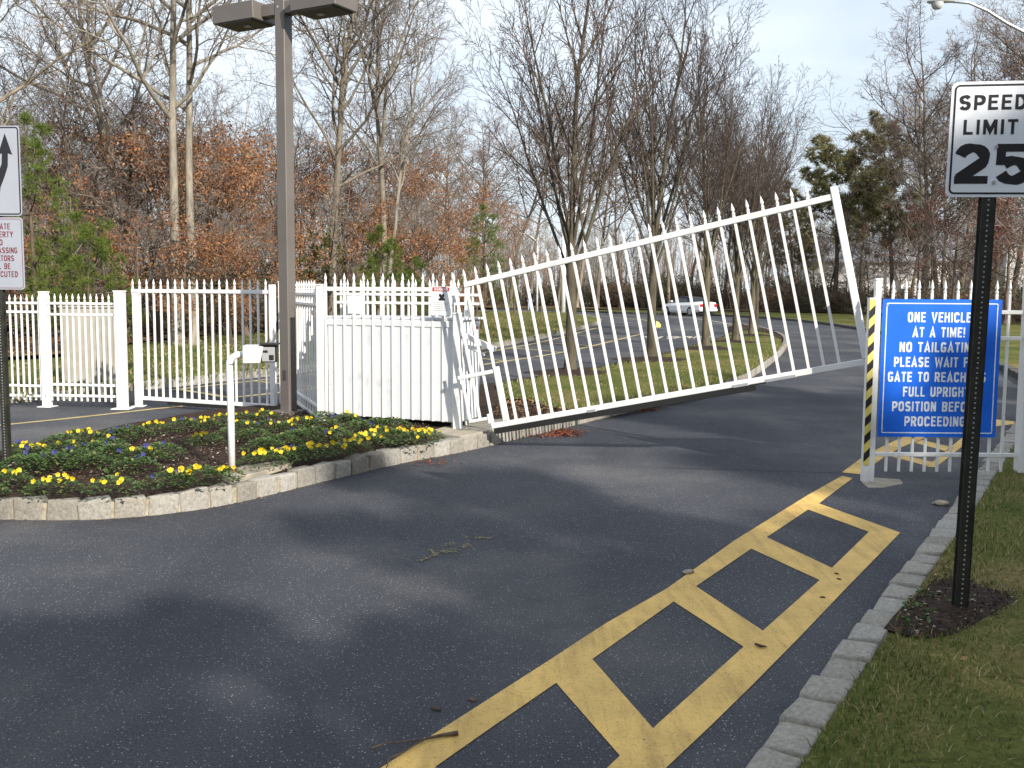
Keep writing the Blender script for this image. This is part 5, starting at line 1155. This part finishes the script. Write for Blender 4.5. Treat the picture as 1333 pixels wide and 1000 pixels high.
# ------------------------------------------------------------------ grass, litter, flowers
relabel('shrub', 'undergrowth shrub low')
for o in col.objects:
    if o.name.split('.')[0] == 'shrub' and 'far back' in o.get('label', ''): pass
def scatter(poly, dens, r2_, dfun=None):
    a = np.array(poly); x0, y0 = a.min(0); x1, y1 = a.max(0); n = int((x1 - x0) * (y1 - y0) * dens)
    P = np.stack([r2_.uniform(x0, x1, n), r2_.uniform(y0, y1, n)], 1); P = P[inside(P, [tuple(p) for p in poly])]
    if dfun is not None: P = P[r2_.random(len(P)) < dfun(P)]
    return P
def fbm(P, s, off=0): return np.array([noise.fractal(Vector((x * s + off, y * s, off)), 1, 2, 3) for x, y in P])
def blades(name, P, z, h, w, r2_, m_, label):
    n = len(P); az = r2_.uniform(0, 6.28, n); hh = h * r2_.uniform(.4, 1.25, n); ww = w * r2_.uniform(.6, 1.3, n); ln = r2_.normal(0, .55, (n, 2)) * hh[:, None]
    B = np.column_stack([P, np.full(n, z)]); s = np.column_stack([np.cos(az) * ww, np.sin(az) * ww, np.zeros(n)])
    mid = B + np.column_stack([ln * .35, hh * .6]); tip = B + np.column_stack([ln, hh * .95])
    V_ = np.stack([B - s, B + s, mid + s * .7, mid - s * .7, tip], 1).reshape(-1, 3); i = np.arange(n) * 5
    me = fast_mesh(name, V_, quads=np.stack([i, i + 1, i + 2, i + 3], 1), tris=np.stack([i + 3, i + 2, i + 4], 1)); me.materials.append(m_)
    return tag(obj(name, me), label, 'grass', kind='stuff')
r2_ = np.random.default_rng(21)
near = [p for p in lawnC]
ring_c = at(1240, 790, .1)
# mulch patch round the speed sign post
mp_px = [(1150, 820), (1170, 795), (1195, 775), (1215, 757), (1245, 752), (1275, 765), (1310, 772), (1330, 785), (1318, 800), (1290, 812), (1262, 825), (1225, 832), (1185, 832)]
mpoly = [(p.x, p.y) for p in resample(px(mp_px, .1), .08, True)[:-1]]
sheet('mulch_patch', mpoly, .108, M['mulch'], .08, .015, crown=.025, edge=.15)
P = scatter([q for q in near if q[1] < 30], 2600, r2_, lambda P: np.clip(1.25 - (np.hypot(P[:, 0], P[:, 1]) - 3) / 9, .08, 1))
P = P[(P[:, 1] > 1.8) & (P[:, 0] < P[:, 1] * .62 + .6)]
inm = inside(P, mpoly); sm = inside(P, [tuple(Vector((sum(p[0] for p in mpoly), sum(p[1] for p in mpoly))) / len(mpoly) * .16 + Vector(p) * .84) for p in mpoly]); P = P[~inm | (~sm & (r2_.random(len(P)) < .6)) | (r2_.random(len(P)) < .05)]
zz = fbm(P[:1], 1)
blades('near_grass', P, .10, .042, .0032, r2_, M['blade'], 'patchy green and straw-coloured turf of the near right lawn')
P = scatter(lawnA, 700, r2_, lambda P: np.clip(1.1 - (P[:, 1] - 11) / 22, .15, 1)); blades('island_grass', P, HA + .03, .06, .006, r2_, M['blade'], 'short green grass of the island lawn behind the tilted gate')
lawnB = [(p.x, p.y) for p in px([(-120, 530), (0, 524), (110, 515), (200, 504), (294, 494), (416, 480), (480, 473), (560, 462), (639, 451), (698, 440), (745, 430), (768, 420), (740, 411), (640, 408), (610, 411), (540, 418), (400, 431), (330, 437), (250, 444), (190, 452), (130, 466), (0, 476), (-120, 472)], .15)]
P = scatter(lawnB, 60, r2_, lambda P: np.clip(1.1 - (P[:, 1] - 16) / 45, .12, 1)); blades('lawn_grass', P, .15, .08, .012, r2_, M['blade'], 'grass of the long lawn beyond the closed gate')
def bits(name, C, size, m_, label, cat, flat=.85, aspect=.6): return tag(obj(name, leaf_quads(name, C, size, .001, 1, m_, r2_, flat, aspect)), label, cat, kind='stuff')
P = scatter([(p.x, p.y) for p in litp], 30, r2_, lambda P: np.clip(1.1 - (P[:, 1] - 22) / 40, .1, 1)); P = P[P[:, 0] > -26]
bits('leaf_litter', np.column_stack([P, np.full(len(P), .215)]), .10, M['litter'], 'dry brown fallen leaves covering the floor of the left woods', 'leaf litter', .6)
P = scatter(lawnB, 4, r2_); bits('lawn_leaves', np.column_stack([P, np.full(len(P), .2)]), .06, M['litter'], 'loose brown leaves scattered over the long lawn', 'leaves', .6)
P = scatter(lawnA, 3, r2_); bits('island_leaves', np.column_stack([P, np.full(len(P), HA + .09)]), .04, M['litter'], 'loose brown leaves scattered over the island lawn', 'leaves', .6)
P = scatter([(p.x, p.y) for p in px([(640, 543), (655, 520), (690, 522), (715, 532), (760, 536), (785, 524), (735, 537), (690, 547), (662, 553), (656, 543)], .15)], 420, r2_); bits('edge_leaves', np.column_stack([P, np.full(len(P), HA + .03)]), .026, M['litter'], 'dry brown leaves and pebbles on the bare soil strip beside the tilted gate', 'leaves', .5)
bits('mulch_chips', (lambda P: np.column_stack([P, HA + .03 + r2_.uniform(0, .02, len(P))]))(scatter([(p.x, p.y) for p in px([(-200, 625), (-20, 640), (120, 641), (240, 631), (290, 620), (300, 605), (375, 596), (385, 603), (450, 591), (545, 573), (558, 566), (560, 548), (430, 535), (340, 540), (200, 557), (60, 585), (-180, 640)], .15)], 900, r2_)), .017, M['chips'], 'dark wood mulch with pale bits covering the flower bed', 'mulch', .5, .4)
mc = Vector((sum(p[0] for p in mpoly), sum(p[1] for p in mpoly))) / len(mpoly); wide = [tuple(mc + (Vector(p) - mc) * 1.13) for p in mpoly]
P = scatter(mpoly, 1900, r2_); P = np.vstack([P, scatter(wide, 500, r2_)]); P = P[inside(P, lawnC)]; bits('post_mulch_chips', np.column_stack([P, .125 + r2_.uniform(0, .02, len(P))]), .014, M['chips'], 'dark mulch chips round the foot of the speed limit sign', 'mulch', .5, .4)
# red leaves gathered by the kerb and small bits on the road
def cluster(px_, py_, sx_, sy_, n): return [at(random.gauss(px_, sx_), random.gauss(py_, sy_), .012) for _ in range(n)]
C = cluster(735, 563, 11, 2.6, 260) + cluster(700, 566, 12, 2, 60) + cluster(835, 533, 12, 1.3, 120) + cluster(970, 488, 8, 2.5, 90) + cluster(560, 600, 25, 3, 26)
bits('kerb_leaves', [tuple(c) for c in C], .028, M['litterred'], 'rusty red fallen leaves gathered along the kerb under the tilted gate', 'leaves', .5)
C = [at(random.uniform(150, 1200), random.uniform(560, 980), .006) for _ in range(60)] + [at(random.uniform(-20, 560), 690 - abs(x_) * 4, .006) for x_ in [random.gauss(0, 1) for _ in range(30)]]
bits('road_grit', [tuple(c) for c in C], .007, M['chips'], 'tiny leaf crumbs and grit scattered on the road', 'grit', .6)
NL = scatter([q for q in lawnC if q[1] < 14], 5, r2_); bits('near_lawn_leaves', np.column_stack([NL, np.full(len(NL), .135)]), .022, M['litter'], 'scattered curled brown leaves and stems on the near right lawn', 'leaves', .45)
C = []
for k_, (a, b2) in enumerate(zip(lineC, lineC[1:])):
    for _ in range(3 if a.y > 1 else 0): p = a.lerp(b2, random.random()); C.append((p.x - abs(random.gauss(0, .05)), p.y + random.gauss(0, .02), .007))
for a, b2 in zip(lineA, lineA[1:]):
    for _ in range(7 if a.y < 20 else 0): p = a.lerp(b2, random.random()); d_ = (b2 - a).normalized(); C.append((*(p - Vector((-d_.y, d_.x)) * abs(random.gauss(0, .05))), .007))
bits('gutter_grit', C, .011, M['litter'], 'crumbs of leaf and mulch gathered along the foot of the kerbs', 'grit', .6)
jl = MB(); g = [Vector((p.x, p.y)) for p in px([(860, 609), (940, 611.5), (1000, 613), (1060, 615), (1094, 616)])]; a_ = offset(g, .006); b_2 = offset(g, -.006)
for i in range(len(g) - 1): jl.add([(*b_2[i], .0025), (*b_2[i + 1], .0025), (*a_[i + 1], .0025), (*a_[i], .0025)], [(0, 1, 2, 3)])
tag(jl.build('asphalt_joint', M['black']), kind='structure')
# twig on the yellow line
tw = MB(); z = .014
def tp(*pts): return [at(x, y, z) for x, y in pts]
q = tp((596, 954), (575, 957), (553, 962)); tw.tube(q, [.010, .007, .005], 6); q = tp((553, 962), (538, 971), (522, 981), (506, 987)); tw.tube(q, [.005, .004, .004, .003], 6)
q = tp((553, 962), (520, 966), (500, 968), (484, 974)); tw.tube(q, [.004, .003, .003, .005], 6); q = tp((507, 986), (503, 1000)); tw.tube(q, [.003, .002], 5)
tag(tw.build('fallen_twig', M['barkbrown'], smooth=True), 'thin dark forked twig lying across the yellow line in the foreground', 'twig')
for lb_, a0 in (('small curled brown leaf stalk on the yellow line near the lower right', [(983, 838), (990, 841), (998, 842)]),):
    t2 = MB(); t2.tube(tp(*a0), [.006, .008, .004], 6); tag(t2.build('twig_bit', M['barkbrown']), lb_, 'twig')
def rock(label, x, y, r, m_, z0=0):
    bm = bmesh.new(); bmesh.ops.create_icosphere(bm, subdivisions=2, radius=1)
    for v in bm.verts: v.co += noise.noise_vector(v.co * 1.3 + Vector((x, y, 0))) * .35; v.co = Vector((v.co.x * r * 1.5, v.co.y * r, v.co.z * r * .6))
    me = bpy.data.meshes.new('pebble'); bm.to_mesh(me); bm.free(); o = obj('pebble', me, m_); o.location = at(x, y, z0) + Vector((0, 0, r * .4)); o.rotation_euler.z = x; return tag(o, label, 'stone')
rock('grey-brown stone on the asphalt beneath the blue sign', 1225, 658, .045, M['mortar'])
rock('pale crushed scrap on the left edge of the yellow line', 896, 747, .028, M['concrete'])
rock('small dark clod on the asphalt left of the yellow line', 568, 924, .016, M['barkbrown'])
rock('smaller dark clod above the yellow line in the foreground', 615, 912, .014, M['barkbrown'])
rock('dark pebble on the yellow line corner', 1089, 748, .012, M['barkbrown']); rock('dark pebble just below the one on the yellow line corner', 1092, 755, .012, M['barkbrown'])
rock('dark pebble on the right yellow line', 1071, 779, .012, M['barkbrown'])
# --- pansies
def pansy_meshes(seed):
    r3 = np.random.default_rng(seed); n = 320; th = r3.uniform(0, 6.28, n); ph = r3.uniform(0, 1, n) ** .6; rad = .24
    C = np.column_stack([np.cos(th) * ph * rad, np.sin(th) * ph * rad, .02 + (1 - ph ** 2) * .10 + r3.uniform(-.01, .02, n)])
    d = np.column_stack([np.cos(th + r3.normal(0, .6, n)), np.sin(th + r3.normal(0, .6, n)), r3.uniform(.0, .9, n)]); d /= np.linalg.norm(d, axis=1)[:, None]
    s = np.cross(d, np.array([0, 0, 1.])); s /= np.linalg.norm(s, axis=1)[:, None]; L_ = r3.uniform(.028, .055, n)[:, None]; W_ = L_ * .38
    dz = np.array([0, 0, 1.]) * L_ * .25
    V_ = np.stack([C, C + d * L_ * .5 + s * W_ + dz * .3, C + d * L_ - dz, C + d * L_ * .5 - s * W_ + dz * .3, C + d * L_ * .5 - dz * .2], 1).reshape(-1, 3)
    i = np.arange(n) * 5; T_ = np.concatenate([np.stack([i, i + 1, i + 4], 1), np.stack([i + 1, i + 2, i + 4], 1), np.stack([i + 2, i + 3, i + 4], 1), np.stack([i + 3, i, i + 4], 1)])
    me = fast_mesh('foliage', V_, tris=T_); me.materials.append(M['pansyleaf']); return me
def flower_mesh(m_, seed):
    r3 = random.Random(seed); mb = MB()
    for k in range(5):
        a = k * 1.257 + .3 + r3.uniform(-.15, .15); c = Vector((math.cos(a), 0, math.sin(a))); s = Vector((-math.sin(a), 0, math.cos(a))); r = .017 * r3.uniform(.9, 1.15)
        o = c * r * .85 + Vector((0, -.001 * k, 0)); vs = [Vector((0, 0, 0))] + [o + (c * math.cos(b2) + s * math.sin(b2)) * r * .8 + Vector((0, -.004 - r3.uniform(0, .004), 0)) for b2 in (-1.9, -1, 0, 1, 1.9)]
        mb.add(vs, [(0, 1, 2), (0, 2, 3), (0, 3, 4), (0, 4, 5)])
    mb.box(-.003, .003, -.011, -.008, -.003, .003); me = mb.mesh('flower'); me.materials.append(m_); return me
FOL = [pansy_meshes(s) for s in range(5)]; FY = [flower_mesh(M['petal'], s) for s in range(3)]; FB = [flower_mesh(M['bluepetal'], 5), flower_mesh(M['bluepetal'], 7), flower_mesh(M['purplepetal'], 6)]
def pansy(x, y, kind, s=1.0):
    p = at(x, y, HA + .03); root = thing('pansy_plant', '', 'flower', p, random.uniform(0, 6.28)); root.scale = (s, s, s)
    lab = {'y': 'leafy pansy plant with several bright yellow flowers in the mulched bed', 'b': 'leafy pansy plant with a few small dark blue flowers in the mulched bed', 'n': 'green pansy plant with no open flowers in the mulched bed', 'm': 'pansy plant with mixed yellow and dark flowers in the mulched bed'}[kind]
    tag(root, lab, 'flower', {'y': 'yellow pansies of the flower bed', 'b': 'blue pansies of the flower bed', 'n': 'flowerless pansies of the flower bed', 'm': 'mixed pansies of the flower bed'}[kind])
    obj('foliage', random.choice(FOL), None, root)
    nf = {'y': random.randint(4, 9), 'b': random.randint(1, 2), 'n': 0, 'm': random.randint(4, 6)}[kind]
    for k in range(nf):
        a = random.uniform(0, 6.28); r = random.uniform(.02, .20); me = random.choice(FY) if kind == 'y' or (kind == 'm' and k % 3) else random.choice(FB[:2] if random.random() < .9 else FB)
        f = obj('flower', me, None, root, (r * math.cos(a), r * math.sin(a), .10 + .05 * (1 - r / .20) + random.uniform(0, .03))); f.rotation_euler = (random.uniform(-.5, .3), 0, -root.rotation_euler.z + random.uniform(-.7, .7)); f.scale = (random.uniform(.65, .95),) * 3
PL = [(8, 633, 'y', 1), (70, 640, 'y', .95), (148, 640, 'y', 1), (222, 632, 'm', 1), (262, 628, 'y', 1.15), (290, 622, 'y', .8), (30, 612, 'b', 1.1), (62, 608, 'b', 1.1), (95, 600, 'b', 1), (120, 608, 'n', 1), (45, 596, 'm', 1), (85, 590, 'm', 1), (150, 596, 'b', 1.1), (185, 600, 'm', 1.1), (210, 592, 'b', 1), (175, 612, 'b', 1), (130, 590, 'n', 1), (30, 590, 'm', .9),
      (80, 580, 'n', 1), (105, 573, 'y', 1), (150, 572, 'b', 1), (170, 568, 'b', 1), (200, 562, 'y', .9), (240, 558, 'm', 1), (265, 555, 'y', .9), (290, 550, 'y', .9), (320, 547, 'y', .9), (345, 545, 'y', .9), (268, 577, 'y', .9), (140, 583, 'm', .9),
      (342, 604, 'y', 1), (362, 600, 'y', .95), (385, 596, 'm', .9), (403, 594, 'y', 1), (330, 572, 'n', 1), (345, 585, 'n', 1), (366, 580, 'n', 1), (385, 575, 'b', 1.1), (410, 572, 'n', 1.1), (318, 560, 'm', 1), (350, 558, 'm', .9), (390, 553, 'y', .9), (420, 556, 'n', 1), (440, 572, 'm', 1), (458, 586, 'y', .9), (435, 590, 'y', .9), (480, 578, 'y', 1), (466, 562, 'b', 1.1), (490, 557, 'b', 1), (420, 545, 'n', .9), (500, 570, 'y', 1), (520, 572, 'y', 1), (540, 576, 'y', 1.05), (555, 571, 'y', .9), (512, 556, 'n', 1), (450, 550, 'm', 1), (375, 560, 'm', .9), (300, 568, 'n', .9), (-30, 645, 'y', 1), (-20, 620, 'b', 1)]
for x, y, k, s in PL: pansy(x, y + 3, k, s * .92)
BZ = [(-99, 80, 'beside the arrow sign post'), (80, 160, 'in the left part of the bed'), (160, 240, 'between the arrow sign and the card reader'), (240, 300, 'just left of the card reader post'), (300, 372, 'between the card reader and the lamp post'), (372, 440, 'in front of the brown lamp post'), (440, 500, 'below the left half of the cabinet'), (500, 700, 'below the right half of the cabinet')]
PZ = {}
for o in col.objects:
    if o.name.split('.')[0] == 'pansy_plant':
        px_ = 666.5 + o.location.x / o.location.y * CAM_F; k = {'yell': 'yellow-flowered pansy plant', 'blue': 'blue-flowered pansy plant', 'flow': 'flowerless green pansy plant', 'mixe': 'mixed-colour pansy plant'}[o['group'][:4]]
        for a, b2, nm in BZ:
            if a <= px_ < b2: PZ.setdefault((k, nm), []).append(o)
for (k, nm), os_ in PZ.items():
    os_.sort(key=lambda o: o.location.y)
    for i, o in enumerate(os_): o['label'] = '%s %s%s' % (k, nm, '' if len(os_) == 1 else ', %s from kerb' % ['first', 'second', 'third', 'fourth', 'fifth', 'sixth', 'seventh'][i])
# weeds round the sign foot
r3 = np.random.default_rng(8); C = []
for x, y in ((1215, 775), (1190, 812), (1205, 800), (1240, 788), (1185, 790)):
    for _ in range(14): p = at(r3.normal(x, 9), r3.normal(y, 4), .12); C.append((p.x, p.y, .135))
bits('weeds', C, .02, M['pansyleaf'], 'small green weeds in the mulch at the foot of the speed limit sign', 'weeds', .3)
